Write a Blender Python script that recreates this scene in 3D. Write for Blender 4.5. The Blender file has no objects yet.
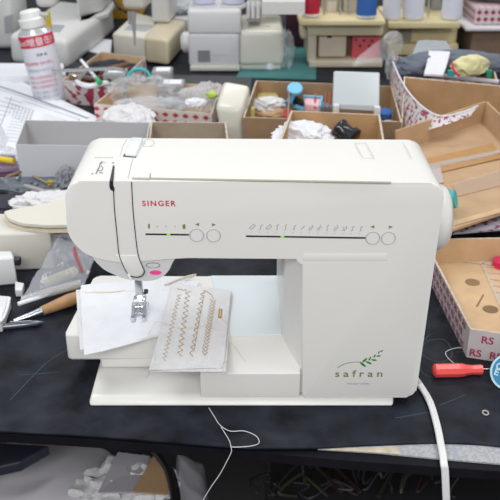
import bpy, bmesh, math, random
from mathutils import Vector, Matrix, noise
random.seed(7)
COL = bpy.context.scene.collection
TH = math.radians(27.0); FP = 850.0; CAM = Vector((0, -0.795, 0.606))
CT, ST = math.cos(TH), math.sin(TH)

# ---------- photo measurement -> metres (ray meets a horizontal or a frontal plane)
def ray(px, py):
    u, v = (px-250)/FP, (py-250)/FP
    return Vector((u, CT - v*ST, -ST - v*CT))
def P(px, py, z=0.0):
    d = ray(px, py); t = (z-CAM.z)/d.z
    return CAM + d*t
def Q(px, py, Y=0.0):
    d = ray(px, py); t = (Y-CAM.y)/d.y
    return CAM + d*t

# ---------- materials
MATS = {}
def mat(name, col, rough=.5, metal=0, noise_amt=0, noise_scale=40, bump=0, bump_scale=200, alpha=1, emit=0, coat=0, trans=0, spec=.5):
    if name in MATS: return MATS[name]
    m = bpy.data.materials.new(name); m.use_nodes = True
    nt = m.node_tree; b = nt.nodes['Principled BSDF']
    c = (*col, 1)
    b.inputs['Base Color'].default_value = c
    b.inputs['Roughness'].default_value = rough
    b.inputs['Metallic'].default_value = metal
    b.inputs['Specular IOR Level'].default_value = spec
    b.inputs['Coat Weight'].default_value = coat
    b.inputs['Transmission Weight'].default_value = trans
    b.inputs['Alpha'].default_value = alpha
    tc = nt.nodes.new('ShaderNodeTexCoord')
    if noise_amt:
        n = nt.nodes.new('ShaderNodeTexNoise'); n.inputs['Scale'].default_value = noise_scale; n.inputs['Detail'].default_value = 5
        nt.links.new(tc.outputs['Object'], n.inputs['Vector'])
        r = nt.nodes.new('ShaderNodeValToRGB')
        r.color_ramp.elements[0].position = .3; r.color_ramp.elements[1].position = .7
        r.color_ramp.elements[0].color = (*[x*(1-noise_amt) for x in col], 1)
        r.color_ramp.elements[1].color = (*[min(1, x*(1+noise_amt)) for x in col], 1)
        nt.links.new(n.outputs['Fac'], r.inputs['Fac']); nt.links.new(r.outputs['Color'], b.inputs['Base Color'])
    if bump:
        n2 = nt.nodes.new('ShaderNodeTexNoise'); n2.inputs['Scale'].default_value = bump_scale
        nt.links.new(tc.outputs['Object'], n2.inputs['Vector'])
        bp = nt.nodes.new('ShaderNodeBump'); bp.inputs['Strength'].default_value = bump; bp.inputs['Distance'].default_value = .002
        nt.links.new(n2.outputs['Fac'], bp.inputs['Height']); nt.links.new(bp.outputs['Normal'], b.inputs['Normal'])
    if emit:
        b.inputs['Emission Color'].default_value = c; b.inputs['Emission Strength'].default_value = emit
    MATS[name] = m
    return m
def diamond_mat(name, bg, fg, size=.012, thr=.36, kind='diamond'):
    if name in MATS: return MATS[name]
    m = mat(name, bg, .6); nt = m.node_tree; b = nt.nodes['Principled BSDF']
    L = nt.links.new; N = nt.nodes.new
    tc = N('ShaderNodeTexCoord'); sp = N('ShaderNodeSeparateXYZ'); L(tc.outputs['Object'], sp.inputs[0])
    def M(op, a, bb=None):
        n = N('ShaderNodeMath'); n.operation = op
        for i, s in enumerate((a, bb)):
            if s is None: continue
            if isinstance(s, (int, float)): n.inputs[i].default_value = s
            else: L(s, n.inputs[i])
        return n.outputs[0]
    if kind == 'diamond':
        s = M('ADD', sp.outputs[0], sp.outputs[1])
        u = M('ABSOLUTE', M('SUBTRACT', M('FRACT', M('DIVIDE', s, size)), .5))
        v = M('ABSOLUTE', M('SUBTRACT', M('FRACT', M('DIVIDE', sp.outputs[2], size)), .5))
        f = M('LESS_THAN', M('ADD', u, v), thr)
    else:
        n = N('ShaderNodeTexNoise'); n.inputs['Scale'].default_value = 1/size; n.inputs['Detail'].default_value = 1
        L(tc.outputs['Object'], n.inputs['Vector'])
        f = M('GREATER_THAN', n.outputs['Fac'], thr)
    mx = N('ShaderNodeMix'); mx.data_type = 'RGBA'
    L(f, mx.inputs['Factor']); mx.inputs['A'].default_value = (*bg, 1); mx.inputs['B'].default_value = (*fg, 1)
    L(mx.outputs['Result'], b.inputs['Base Color'])
    return m
WHITE = mat('machine_white', (.77, .756, .72), .36, noise_amt=.015, noise_scale=6, coat=.15)
WHITE_LIT = mat('machine_white_lamp_lit', (.70, .76, .79), .4)  # bluish tint paints the needle lamp's light on the white bed
WHITE_SHADE = mat('machine_white_shaded', (.66, .66, .66), .4)  # body white made greyer: shade on the nose painted into the colour
BLACK = mat('black_plastic', (.012, .012, .014), .4)
GREYLINE = mat('grey_line', (.35, .34, .31), .6)
INK = mat('grey_ink', (.16, .16, .16), .7)
OLIVE = mat('olive_ink', (.20, .19, .06), .6)
GREEN = mat('green_ink', (.02, .22, .04), .6)
RED = mat('crimson_ink', (.62, .01, .10), .5)
PINK = mat('pink_button', (.9, .08, .30), .4)
LED = mat('green_led', (.25, .9, .05), .4, emit=.25)
STEEL = mat('steel', (.62, .64, .67), .22, 1)
MATT = mat('black_mat', (.015, .018, .026), .5, spec=.14, noise_amt=.7, noise_scale=22, bump=.5, bump_scale=90)
CARD = mat('cardboard', (.47, .285, .14), .75, noise_amt=.12, noise_scale=25, bump=.15, bump_scale=150)
CARDP = mat('pale_cardboard', (.62, .43, .25), .7, noise_amt=.10, noise_scale=30, bump=.1)
CARDD = mat('dark_cardboard', (.33, .21, .115), .8, noise_amt=.12, noise_scale=25)
CARDG = mat('greyish_cardboard', (.37, .30, .23), .8, noise_amt=.10, noise_scale=20)
TAPE = mat('packing_tape', (.50, .27, .10), .25, noise_amt=.1, noise_scale=60)
TAPEW = mat('clear_tape', (.70, .60, .50), .15, alpha=.55, bump=.4, bump_scale=60)
CLOTHW = mat('white_cotton', (.76, .77, .80), .9, noise_amt=.03, noise_scale=50, bump=.5, bump_scale=500)
CLOTHW2 = mat('white_linen', (.72, .71, .72), .9, noise_amt=.04, noise_scale=90, bump=.7, bump_scale=420)
CREAMC = mat('cream_felt', (.72, .62, .47), .95, noise_amt=.05, noise_scale=60, bump=.4)
GOLD = mat('gold_thread', (.42, .25, .07), .6)
THREADW = mat('white_thread', (.62, .62, .66), .7)
CORDW = mat('white_cord', (.78, .78, .78), .4)
REDH = mat('coral_handle', (.95, .10, .09), .35, coat=.2)
PAPER = mat('paper', (.80, .82, .86), .8)
PAPERG = mat('grey_board', (.62, .62, .66), .6)
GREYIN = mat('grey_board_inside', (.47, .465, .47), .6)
CLEAR = mat('clear_plastic', (.80, .82, .85), .10, alpha=.20, bump=.6, bump_scale=90)
CLEAR2 = mat('hazy_plastic', (.72, .74, .78), .12, alpha=.30, bump=.6, bump_scale=90)
DARK = mat('dark_cloth', (.03, .032, .045), .8, noise_amt=.2, noise_scale=40)
SLATE = mat('slate_fabric', (.14, .16, .20), .85, noise_amt=.15, noise_scale=50, bump=.3)
CREAMM = mat('cream_plastic', (.66, .59, .42), .42, noise_amt=.03)
CREAMY = mat('yellowed_plastic', (.72, .62, .36), .45, noise_amt=.03)
BEIGE = mat('beige_plastic', (.62, .55, .43), .45, noise_amt=.03)
OFFW = mat('off_white_plastic', (.70, .70, .69), .35)
IVORY = mat('ivory_plastic', (.72, .70, .61), .3, coat=.2)
TEAL = mat('teal_plastic', (.02, .42, .42), .4)
TEALMAT = mat('teal_cutting_mat', (.05, .20, .20), .6, noise_amt=.1)
BLUE = mat('blue_thread', (.03, .13, .42), .7, bump=.4, bump_scale=300)
BLUEL = mat('light_blue', (.20, .55, .78), .5)
YEL = mat('yellow', (.75, .55, .03), .5)
LEMON = mat('pale_yellow_cloth', (.72, .68, .38), .9, noise_amt=.05, bump=.3)
REDP = mat('red_plastic', (.55, .02, .04), .4)
REDL = mat('red_panel', (.62, .09, .11), .5)
PLUM = mat('plum_plastic', (.07, .015, .04), .5)
WOOD = mat('wood_handle', (.42, .24, .11), .45, noise_amt=.15, noise_scale=60)
GREYP = mat('grey_plastic', (.36, .37, .38), .5)
GREYL = mat('light_grey_plastic', (.55, .60, .62), .35)
PURW = mat('pale_lilac_thread', (.66, .68, .86), .7, bump=.4, bump_scale=300)
PURW2 = mat('white_cone_thread', (.74, .76, .86), .7, bump=.4, bump_scale=300)
PINKL = mat('pale_pink', (.80, .50, .52), .7)
DIAM = diamond_mat('red_diamond_print', (.70, .64, .58), (.50, .03, .06), .016, .36)
PRINT = diamond_mat('floral_print', (.70, .68, .68), (.36, .05, .12), .009, .56, 'n')
PRINT2 = diamond_mat('mottled_silver_print', (.34, .36, .41), (.44, .44, .43), .0035, .5, 'n')
BAGG = mat('grey_bin_liner', (.60, .58, .62), .35, noise_amt=.12, noise_scale=6, bump=.6, bump_scale=30)

# ---------- building helpers
ORG = {}
def setlab(o, label, cat, group=None):
    o['label'] = label; o['category'] = cat
    if group: o['group'] = group
def thing(name, label, cat, loc, group=None):
    o = bpy.data.objects.new(name, None); COL.objects.link(o)
    o.empty_display_size = .02; o.location = loc; ORG[o] = Vector(loc)
    setlab(o, label, cat, group); return o
def mk(name, bm, mats, parent=None, smooth=True, ang=38):
    me = bpy.data.meshes.new(name)
    bmesh.ops.recalc_face_normals(bm, faces=bm.faces[:])
    if parent is not None: org = ORG[parent]
    else:
        vs = [v.co for v in bm.verts]
        org = Vector(((min(v.x for v in vs)+max(v.x for v in vs))/2, (min(v.y for v in vs)+max(v.y for v in vs))/2, min(v.z for v in vs)))
    bm.transform(Matrix.Translation(-org))
    bm.to_mesh(me); bm.free()
    for m in (mats if isinstance(mats, (list, tuple)) else [mats]): me.materials.append(m)
    if smooth:
        me.shade_smooth(); me.set_sharp_from_angle(angle=math.radians(ang))
    o = bpy.data.objects.new(name, me); COL.objects.link(o)
    if parent is not None: o.parent = parent
    else: o.location = org
    ORG[o] = Vector(org)
    return o
def one(name, bm, mats, label, cat, group=None, **k):
    o = mk(name, bm, mats, **k); setlab(o, label, cat, group); return o
def struct(name, bm, m, **k):
    o = mk(name, bm, m, **k); o['kind'] = 'structure'; return o
def NB(): return bmesh.new()
def bevel(bm, edges, w, seg=3):
    if w > 0: bmesh.ops.bevel(bm, geom=edges, offset=w, segments=seg, profile=.5, affect='EDGES', clamp_overlap=True)
def hexa(bm, pts, bev=0, seg=3):
    """8 points: bottom 4 then top 4, same order"""
    vs = [bm.verts.new(p) for p in pts]
    fs = [bm.faces.new([vs[i] for i in f]) for f in ((3,2,1,0),(4,5,6,7),(0,1,5,4),(1,2,6,5),(2,3,7,6),(3,0,4,7))]
    es = list({e for f in fs for e in f.edges})
    bevel(bm, es, bev, seg)
def box(bm, x0, x1, y0, y1, z0, z1, bev=0, M=None, seg=3):
    pts = [Vector(p) for p in ((x0,y0,z0),(x1,y0,z0),(x1,y1,z0),(x0,y1,z0),(x0,y0,z1),(x1,y0,z1),(x1,y1,z1),(x0,y1,z1))]
    if M is not None: pts = [M @ p for p in pts]
    hexa(bm, pts, bev, seg)
def slab4(bm, cs, h, z0, bev=0, inset=0, seg=3):
    """top quad given by four photo points at height h (front left, front right, back right, back left)"""
    t = [P(c[0], c[1], c[2] if len(c) > 2 else h) for c in cs]
    c0 = sum(t, Vector())/4
    b = [Vector((p.x+(c0.x-p.x)*inset, p.y+(c0.y-p.y)*inset, z0)) for p in t]
    hexa(bm, b+t, bev, seg)
def rnd(pts, rad, n=6):
    out = []; k = len(pts)
    for i, p in enumerate(pts):
        r = rad[i] if isinstance(rad, (list, tuple)) else rad
        p = Vector(p); a = Vector(pts[i-1])-p; b = Vector(pts[(i+1) % k])-p
        if r <= 0: out.append(p); continue
        r = min(r, a.length*.48, b.length*.48)
        A = p+a.normalized()*r; B = p+b.normalized()*r
        for j in range(n+1):
            t = j/n; out.append(A*(1-t)**2+p*2*t*(1-t)+B*t*t)
    return out
def prism(bm, poly, y0, y1, bev=0, plane='xz', seg=3, M=None):
    """extrude 2-D outline"""
    def c(p, d):
        v = {'xz': (p[0], d, p[1]), 'xy': (p[0], p[1], d), 'yz': (d, p[0], p[1])}[plane]
        v = Vector(v); return M @ v if M is not None else v
    a = [bm.verts.new(c(p, y0)) for p in poly]; b = [bm.verts.new(c(p, y1)) for p in poly]
    fa = bm.faces.new(a); fb = bm.faces.new(b[::-1]); n = len(a)
    for i in range(n): bm.faces.new((a[i], b[i], b[(i+1) % n], a[(i+1) % n]))
    if bev: bevel(bm, list(fa.edges)+list(fb.edges), bev, seg)
def frame(d):
    d = d.normalized(); u = d.orthogonal().normalized(); return u, d.cross(u)
def tube(bm, pts, r, n=8, cap=True):
    pts = [Vector(p) for p in pts]; rs = r if isinstance(r, (list, tuple)) else [r]*len(pts)
    rings = []; u = None
    for i, p in enumerate(pts):
        d = (pts[min(i+1, len(pts)-1)]-pts[max(i-1, 0)])
        if d.length < 1e-9: d = Vector((0,0,1))
        d.normalize()
        if u is None: u = d.orthogonal().normalized()
        u = (u-d*u.dot(d)).normalized(); w = d.cross(u)
        rings.append([bm.verts.new(p+(u*math.cos(2*math.pi*k/n)+w*math.sin(2*math.pi*k/n))*rs[i]) for k in range(n)])
    for a, b in zip(rings, rings[1:]):
        for k in range(n): bm.faces.new((a[k], a[(k+1) % n], b[(k+1) % n], b[k]))
    if cap: bm.faces.new(rings[0][::-1]); bm.faces.new(rings[-1])
def spline(pts, n=8):
    pts = [Vector(p) for p in pts]; out = []
    for i in range(len(pts)-1):
        p0, p1, p2, p3 = pts[max(i-1,0)], pts[i], pts[i+1], pts[min(i+2, len(pts)-1)]
        for j in range(n):
            t = j/n
            out.append(.5*((2*p1)+(p2-p0)*t+(2*p0-5*p1+4*p2-p3)*t*t+(3*p1-p0-3*p2+p3)*t**3))
    return out+[pts[-1]]
def lathe(bm, p0, axis, prof, n=24):
    """prof: list of (distance along axis, radius)"""
    axis = Vector(axis).normalized(); u, w = frame(axis); rings = []
    for d, r in prof:
        c = Vector(p0)+axis*d
        rings.append([bm.verts.new(c+(u*math.cos(2*math.pi*k/n)+w*math.sin(2*math.pi*k/n))*max(r, 1e-5)) for k in range(n)])
    for a, b in zip(rings, rings[1:]):
        for k in range(n): bm.faces.new((a[k], a[(k+1) % n], b[(k+1) % n], b[k]))
    bm.faces.new(rings[0][::-1]); bm.faces.new(rings[-1])
def sheet(bm, fn, nu, nv, th=.0008):
    """closed thin cloth/paper: fn(u,v)->Vector top surface"""
    T = [[bm.verts.new(fn(i/nu, j/nv)) for j in range(nv+1)] for i in range(nu+1)]
    B = [[bm.verts.new(T[i][j].co-Vector((0,0,th))) for j in range(nv+1)] for i in range(nu+1)]
    for i in range(nu):
        for j in range(nv):
            bm.faces.new((T[i][j], T[i+1][j], T[i+1][j+1], T[i][j+1])); bm.faces.new((B[i][j+1], B[i+1][j+1], B[i+1][j], B[i][j]))
    for i in range(nu):
        bm.faces.new((T[i+1][0], T[i][0], B[i][0], B[i+1][0])); bm.faces.new((T[i][nv], T[i+1][nv], B[i+1][nv], B[i][nv]))
    for j in range(nv):
        bm.faces.new((T[0][j], T[0][j+1], B[0][j+1], B[0][j])); bm.faces.new((T[nu][j+1], T[nu][j], B[nu][j], B[nu][j+1]))
def bil(c, u, v):
    """c = FL, FR, BR, BL"""
    return (c[0]*(1-u)+c[1]*u)*(1-v)+(c[3]*(1-u)+c[2]*u)*v
def wrink(p, amp, f, seed=0, ridge=True):
    q = Vector((p.x*f+seed*3.7, p.y*f-seed*1.9, p.z*f+seed))
    a = noise.noise(q); b = noise.noise(q*2.3)
    if ridge: return amp*((1-2*abs(a))*.6+(1-2*abs(b))*.3)
    return amp*(a+.4*b)
def crumple(bm, c, size, amp=.25, f=1.6, seed=0, sub=4, rot=0, zmin=None):
    tmp = bmesh.new(); bmesh.ops.create_icosphere(tmp, subdivisions=sub, radius=1)
    R = Matrix.Rotation(rot, 3, 'Z'); c = Vector(c)
    for v in tmp.verts:
        p = v.co.copy(); q = p*f+Vector((seed*5.1, seed*2.3, -seed*3.3))
        k = 1+amp*((1-2.6*abs(noise.noise(q)))+.5*(1-2.6*abs(noise.noise(q*2.1)))+.25*noise.noise(q*5))-amp*.6
        p = R @ Vector((p.x*size[0]*k, p.y*size[1]*k, p.z*size[2]*k)) + c
        if zmin is not None and p.z < zmin: p.z = zmin+(.0006*abs(noise.noise(q*3)))
        v.co = p
    me = bpy.data.meshes.new('t'); tmp.to_mesh(me); tmp.free(); bm.from_mesh(me); bpy.data.meshes.remove(me)
def text(bm, s, org, xd, yd, size, ext=.0003, sp=1.0, align='LEFT', bold=0, shear=0, wrap=None):
    cu = bpy.data.curves.new('t', 'FONT'); cu.body = s; cu.size = 1; cu.space_character = sp; cu.align_x = align
    cu.offset = bold; cu.shear = shear; cu.resolution_u = 3
    ob = bpy.data.objects.new('t', cu); COL.objects.link(ob)
    dg = bpy.context.evaluated_depsgraph_get(); me = bpy.data.meshes.new_from_object(ob.evaluated_get(dg))
    bpy.data.objects.remove(ob); bpy.data.curves.remove(cu)
    xd = Vector(xd).normalized(); yd = Vector(yd); yd = (yd-xd*yd.dot(xd)).normalized(); nd = xd.cross(yd); org = Vector(org)
    t = bmesh.new(); t.from_mesh(me); bpy.data.meshes.remove(me)
    for v in t.verts:
        if wrap: v.co = wrap(v.co.x*size, v.co.y*size)
        else: v.co = org+xd*v.co.x*size+yd*v.co.y*size+nd*ext
    m2 = bpy.data.meshes.new('t'); t.to_mesh(m2); t.free(); bm.from_mesh(m2); bpy.data.meshes.remove(m2)

def tray(name, label, cat, cs, h, z0=0., t=.003, m_in=None, m_out=None, inset=.03, group=None, walls=(1,1,1,1), mats=None):
    """open carton: rim corners FL FR BR BL (photo points at height h); walls: front right back left"""
    m_in = m_in or CARD; m_out = m_out or m_in
    top = [P(c[0], c[1], c[2] if len(c) > 2 else h) for c in cs]
    c0 = sum(top, Vector())/4
    root = thing(name, label, cat, (c0.x, c0.y, z0), group)
    bot = [Vector((p.x+(c0.x-p.x)*inset, p.y+(c0.y-p.y)*inset, z0)) for p in top]
    def inn(ps):
        o = []
        for i in range(4):
            a = (ps[i-1]-ps[i]).normalized(); b = (ps[(i+1) % 4]-ps[i]).normalized()
            o.append(ps[i]+(a+b)*t)
        return o
    ti = inn(top); bi = [p+Vector((0,0,t)) for p in inn(bot)]
    bm = NB(); V = lambda L: [bm.verts.new(p) for p in L]
    vt, vb, vti, vbi = V(top), V(bot), V(ti), V(bi)
    bm.faces.new(vb[::-1]); bm.faces.new(vbi)
    for i in range(4):
        j = (i+1) % 4
        if walls[i]:
            f = bm.faces.new((vb[i], vb[j], vt[j], vt[i])); f.material_index = 1
            bm.faces.new((vbi[j], vbi[i], vti[i], vti[j])); bm.faces.new((vt[i], vt[j], vti[j], vti[i])).material_index = 2
        else:
            bm.faces.new((vb[i], vb[j], vbi[j], vbi[i]))
    # close wall ends
    for i in range(4):
        if walls[i] != walls[i-1]:
            bm.faces.new((vb[i], vt[i], vti[i], vbi[i]))
    bmesh.ops.remove_doubles(bm, verts=bm.verts[:], dist=1e-6)
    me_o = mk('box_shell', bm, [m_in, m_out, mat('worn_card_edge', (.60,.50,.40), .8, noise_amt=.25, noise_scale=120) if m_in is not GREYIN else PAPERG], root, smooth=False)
    return root, top, bot, bi

# =====================================================================
# SETTING
# =====================================================================
FLOORZ = -.72
bm = NB(); box(bm, -2.6, 2.6, -2.2, 3.6, FLOORZ-.05, FLOORZ); struct('floor', bm, mat('floor_vinyl', (.10, .095, .10), .5, noise_amt=.2, noise_scale=3), smooth=False)
bm = NB(); box(bm, -2.6, 2.6, 3.6, 3.7, FLOORZ, 1.9); struct('wall_back', bm, mat('wall_paint', (.60, .60, .58), .8, noise_amt=.03, noise_scale=4), smooth=False)

# table: curved front edge
def edge(pts, z):
    return [P(a, b, z) for a, b in pts]
lipT = edge([(-60,429),(0,433),(90,438.5),(250,451.5),(350,460.5),(500,471),(590,478)], -.004)
tb = thing('work_table', 'long black work table under the sewing machine and all the boxes', 'table', (0, .9, FLOORZ))
bm = NB()
poly = [(p.x, p.y) for p in lipT]+[(1.9, -.13), (1.9, 3.1), (-1.9, 3.1), (-1.9, 0.0)]
prism(bm, poly, -.0165, -.0045, .004, 'xy'); mk('table_top', bm, mat('table_black', (.006, .006, .009), .55, spec=.15, noise_amt=.3, noise_scale=30), tb)
for x in (-1.8, 1.8):
    for y in (.15, 3.0):
        bm = NB(); box(bm, x-.025, x+.025, y-.025, y+.025, FLOORZ, -.0165, .003); mk('leg', bm, BLACK, tb)
bm = NB()
matE = edge([(-60,425),(0,431),(80,435),(160,441),(250,448),(320,447.5),(380,444),(430,442.5),(470,443),(500,446),(590,452)], 0)
poly = [(p.x, p.y) for p in matE]+[(1.85, -.05), (1.85, 3.0), (-1.85, 3.0), (-1.85, 0.04)]
prism(bm, poly, -.002, 0, 0, 'xy')
one('table_mat', bm, MATT, 'scuffed black rubber mat covering the work table', 'mat')
# patterned lining strip seen between the mat and the table edge
bm = NB()
st = [(318,449),(390,446),(440,444),(500,447),(560,452),(560,472),(500,464),(430,458),(380,453)]
prism(bm, [(P(a,b,-.003).x, P(a,b,-.003).y) for a, b in st], -.0044, -.0024, 0, 'xy')
one('lining_strip', bm, [PRINT2], 'mottled silver patterned lining showing between mat and table edge', 'lining')
bm = NB()  # paler left portion of the strip is a paper edge
prism(bm, [(P(a,b,-.002).x, P(a,b,-.002).y) for a, b in [(322,449.2),(396,446.5),(400,454),(380,452.6)]], -.0023, -.0021, 0, 'xy')
one('paper_edge', bm, mat('tan_paper', (.55, .47, .36), .8, noise_amt=.2, noise_scale=80), 'pale tan paper sliver peeking from under the mat edge', 'paper')

# chalk scratches on the mat, one object of stuff
bm = NB()
for pts in ([(417,347),(424,356),(440,362),(452,355),(446,341),(430,340),(420,347)], [(430,334),(418,350),(422,372),(436,378)], [(455,352),(470,352),(482,356)], [(10,400),(50,360),(80,345)], [(20,375),(60,372)], [(395,418),(430,412)], [(440,405),(465,395)]):
    pp = spline([P(a, b, .0001) for a, b in pts], 5)
    for a, b in zip(pp, pp[1:]):
        d = (b-a).normalized(); w = Vector((-d.y, d.x, 0))*.0005
        vs = [bm.verts.new(x) for x in (a+w, a-w, b-w, b+w)]
        bm.faces.new(vs)
o = mk('chalk_marks', bm, mat('green_chalk', (.055, .085, .095), .9), smooth=False)
setlab(o, 'faint greenish chalk scratches on the black mat', 'marks'); o['kind'] = 'stuff'

# =====================================================================
# SEWING MACHINE
# =====================================================================
sm = thing('sewing_machine', 'large white sewing machine with SINGER and safran lettering in the centre of the table', 'sewing machine', (0, .08, 0))
def qz(px, py, Y=0): p = Q(px, py, Y); return (p.x, p.z)
bm = NB()
head = rnd([qz(65,181), qz(446,183), qz(415.5,397.5), qz(302.5,397.5), qz(302.5,259), qz(188,258), qz(170,259), qz(120,263), qz(86,256), qz(67,236)], [.018,.019,.013,.003,.008,.004,.01,.01,.018,.025], 8)
prism(bm, head, 0, .129, .0055, seg=4)
colp = rnd([(.0565,.006),(.1895,.006),(.1905,.15),(.035,.19),(.038,.05)], [.004,.006,.01,.004,.01], 4)
prism(bm, colp, .0115, .22, .006, 'xy')
# right lower skirt of the body
mk('body', bm, WHITE, sm)
# lower nose that carries needle and buttons
bm = NB()
nose = rnd([qz(90,250,.003), qz(93,259,.003), qz(104,270,.003), qz(124,279,.003), qz(148,281.5,.003), qz(161,278.5,.003), qz(169,271,.003), qz(173,261,.003), qz(180,253,.003), qz(182,247,.003)], .006, 4)
prism(bm, nose, .003, .125, .004)
ns = mk('needle_housing', bm, WHITE_SHADE, sm)
bm = NB()
prism(bm, rnd([qz(114,255,0), qz(138,255,0), qz(144,271,0), qz(140,276,0), qz(128,275,0), qz(121,262,0)], .002, 3), -.0006, .02, .001)
mk('thread_guide_plate', bm, WHITE, sm)
# black threading slots
def line_on(bm, pts, Y, w=.0006, n=6):
    tube(bm, spline([Q(a, b, Y) for a, b in pts], 5), w, n)
bm = NB(); line_on(bm, [(113.5,190),(114.5,210),(117,235),(119,254),(123,265),(129,275),(137,277.5)], -.0005, .0005); mk('thread_slot', bm, BLACK, sm)
bm = NB(); line_on(bm, [(131.5,182),(133,210),(136,240),(138.5,256),(143,268),(144.5,272),(142,276),(137,277.5)], -.0005, .0005); mk('thread_slot', bm, BLACK, sm)
bm = NB()
zt = .2835
prism(bm, [qz(111.5,181,-.001), qz(113,181,-.001), qz(113.2,186,-.001), qz(114.5,189,-.001), qz(114,192,-.001), qz(110.5,190,-.001), qz(109.3,187,-.001), qz(109.5,182,-.001)], -.0007, .003)
ttop = Q(200,181,0).z
a = [P(113,165,ttop+.0006), P(114.5,166,ttop+.0006), P(113.5,180,ttop+.0006), P(109.5,181,ttop+.0006)]
hexa(bm, [p-Vector((0,0,.003)) for p in a]+a)
mk('thread_slot', bm, BLACK, sm, smooth=False)
# bright housing tip below the slots
bm = NB(); hexa(bm, [Q(a,b,Y) for Y in (-.001,.004) for a, b in ((127,274),(129,273.5),(132.5,280),(130.5,281))], .0003); mk('thread_cutter', bm, mat('bright_white', (.9,.9,.9), .3), sm)
# lid seam and lip
bm = NB()
def topq(pts, dz, th=.0008):
    t = [P(a, b, ttop+dz) for a, b in pts]
    hexa(bm, [p-Vector((0,0,th)) for p in t]+t)
topq([(150,177.6),(391,181.6),(391,182.9),(150,179.0)], .0002)
topq([(149.6,173),(150.6,173),(150.8,179),(149.6,179)], .0003)
topq([(133,177.2),(149.6,177.8),(149.4,179.6),(132,179)], .0002)
mk('lid_seam', bm, mat('tan_seam', (.36,.32,.25), .6), sm, smooth=False)
bm = NB(); topq([(131.9,177),(149.4,177.4),(149.8,172.8),(133.8,172.4)], .0012, .0015); mk('lid_latch', bm, WHITE, sm)
def outl(pts, w=.00035, dz=.0001, closed=True):
    pp = [P(a, b, ttop+dz) for a, b in pts]
    bm = NB(); tube(bm, pp+([pp[0]] if closed else []), w, 5); mk('lid_groove', bm, mat('groove', (.58,.57,.53), .6), sm)
outl([(355,143),(366,143),(374,158),(363,158)])
outl([(403,143),(407,149),(411,158)], closed=False)
outl([(146,139),(151,139.5),(154.5,142),(153,145.5),(148,146.5),(143,146)])
outl([(133.5,156),(131,165),(128,178)], closed=False)
outl([(120,156),(123,146),(127,139)], closed=False, w=.0003)
bm = NB(); t = [P(a,b,ttop+.004) for a,b in ((125,152.6),(135.6,153.4),(143,137.6),(132,137))]
hexa(bm, [p-Vector((0,0,.006)) for p in t]+t, .0008); mk('carrying_handle', bm, mat('cool_white', (.80,.85,.88), .25), sm)
bm = NB(); t = [P(a,b,ttop+.0004) for a,b in ((123,156.2),(136,157.2),(136.5,154.5),(124.4,153.6))]
hexa(bm, [p-Vector((0,0,.001)) for p in t]+t); mk('handle_recess', bm, mat('dark_recess', (.10,.10,.09), .7), sm, smooth=False)
# threading diagram printed on top
bm = NB()
def topmark(pts, w=.00035):
    tube(bm, [P(a, b, ttop+.0004) for a, b in pts], w, 4)
topmark([(96,173.5),(97.5,170),(99,167.5),(100,164),(101.5,161.5)], .0006); topmark([(97.5,170),(101,171),(103,168),(101,165.5)], .0004); topmark([(100,164),(103.5,161.5),(105.5,163)], .0003)
topmark([(99,172.5),(103,172.8)], .0004); topmark([(91.5,173.6),(93.2,173.8)], .0006)
for k in range(7): topmark([(95+k*2.7,157.4),(96.4+k*2.7,157.6)], .0003)
topmark([(112,163),(114,162.4)], .0005)
mk('threading_diagram', bm, mat('faint_ink', (.25,.25,.24), .7), sm)
# recess bar beneath the stitch panel
bm = NB(); hexa(bm, [Q(a,b,Y) for Y in (-.0003,.01) for a, b in ((303,261),(388,261),(388,253),(303,253))], .0012); mk('column_ledge', bm, WHITE, sm)
# control panel
def disc(bm, px, py, Y, rx, ry, th=.0012, n=28, bev=.0004):
    c = Q(px, py, Y); pts = [(c.x+rx*math.cos(2*math.pi*k/n), c.z+ry*math.sin(2*math.pi*k/n)) for k in range(n)]
    prism(bm, pts, Y-th, Y+.002, bev, seg=2)
def ring(bm, px, py, Y, r, w):
    c = Q(px, py, Y); tube(bm, [c+Vector((r*math.cos(a), 0, r*math.sin(a))) for a in [2*math.pi*k/28 for k in range(29)]], w, 6, False)
for px, py in ((196.7,235.3),(213.5,235.6),(372.8,238.2),(388.3,238.3)):
    bm = NB(); disc(bm, px, py, 0, .0066, .0066, .0005, bev=.0002); b = mk('button', bm, WHITE, sm, smooth=False)
    bm = NB(); ring(bm, px, py, -.0002, .0072, .00055); mk('button_ring', bm, mat('ring_grey', (.48,.48,.46), .5), b)
for (a, b, c, d, l) in ((145.5,234.2,189,234.8,168.5),(246,236.2,366,238,282.5)):
    bm = NB(); hexa(bm, [Q(x,y,Y) for Y in (-.0004,.003) for x, y in ((a,b+.8),(c,d+.8),(c,d-.8),(a,b-.8))]); s = mk('slider_window', bm, BLACK, sm, smooth=False)
    t = (l-a)/(c-a); yy = b+(d-b)*t
    bm = NB(); hexa(bm, [Q(x,y,Y) for Y in (-.0008,.002) for x, y in ((l-1.8,yy+.7),(l+1.8,yy+.7),(l+1.8,yy-.7),(l-1.8,yy-.7))]); mk('indicator_light', bm, LED, s, smooth=False)
bm = NB()
def pl(pts, w=.00032, Y=-.0002): tube(bm, [Q(a, b, Y) for a, b in pts], w, 4)
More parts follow.
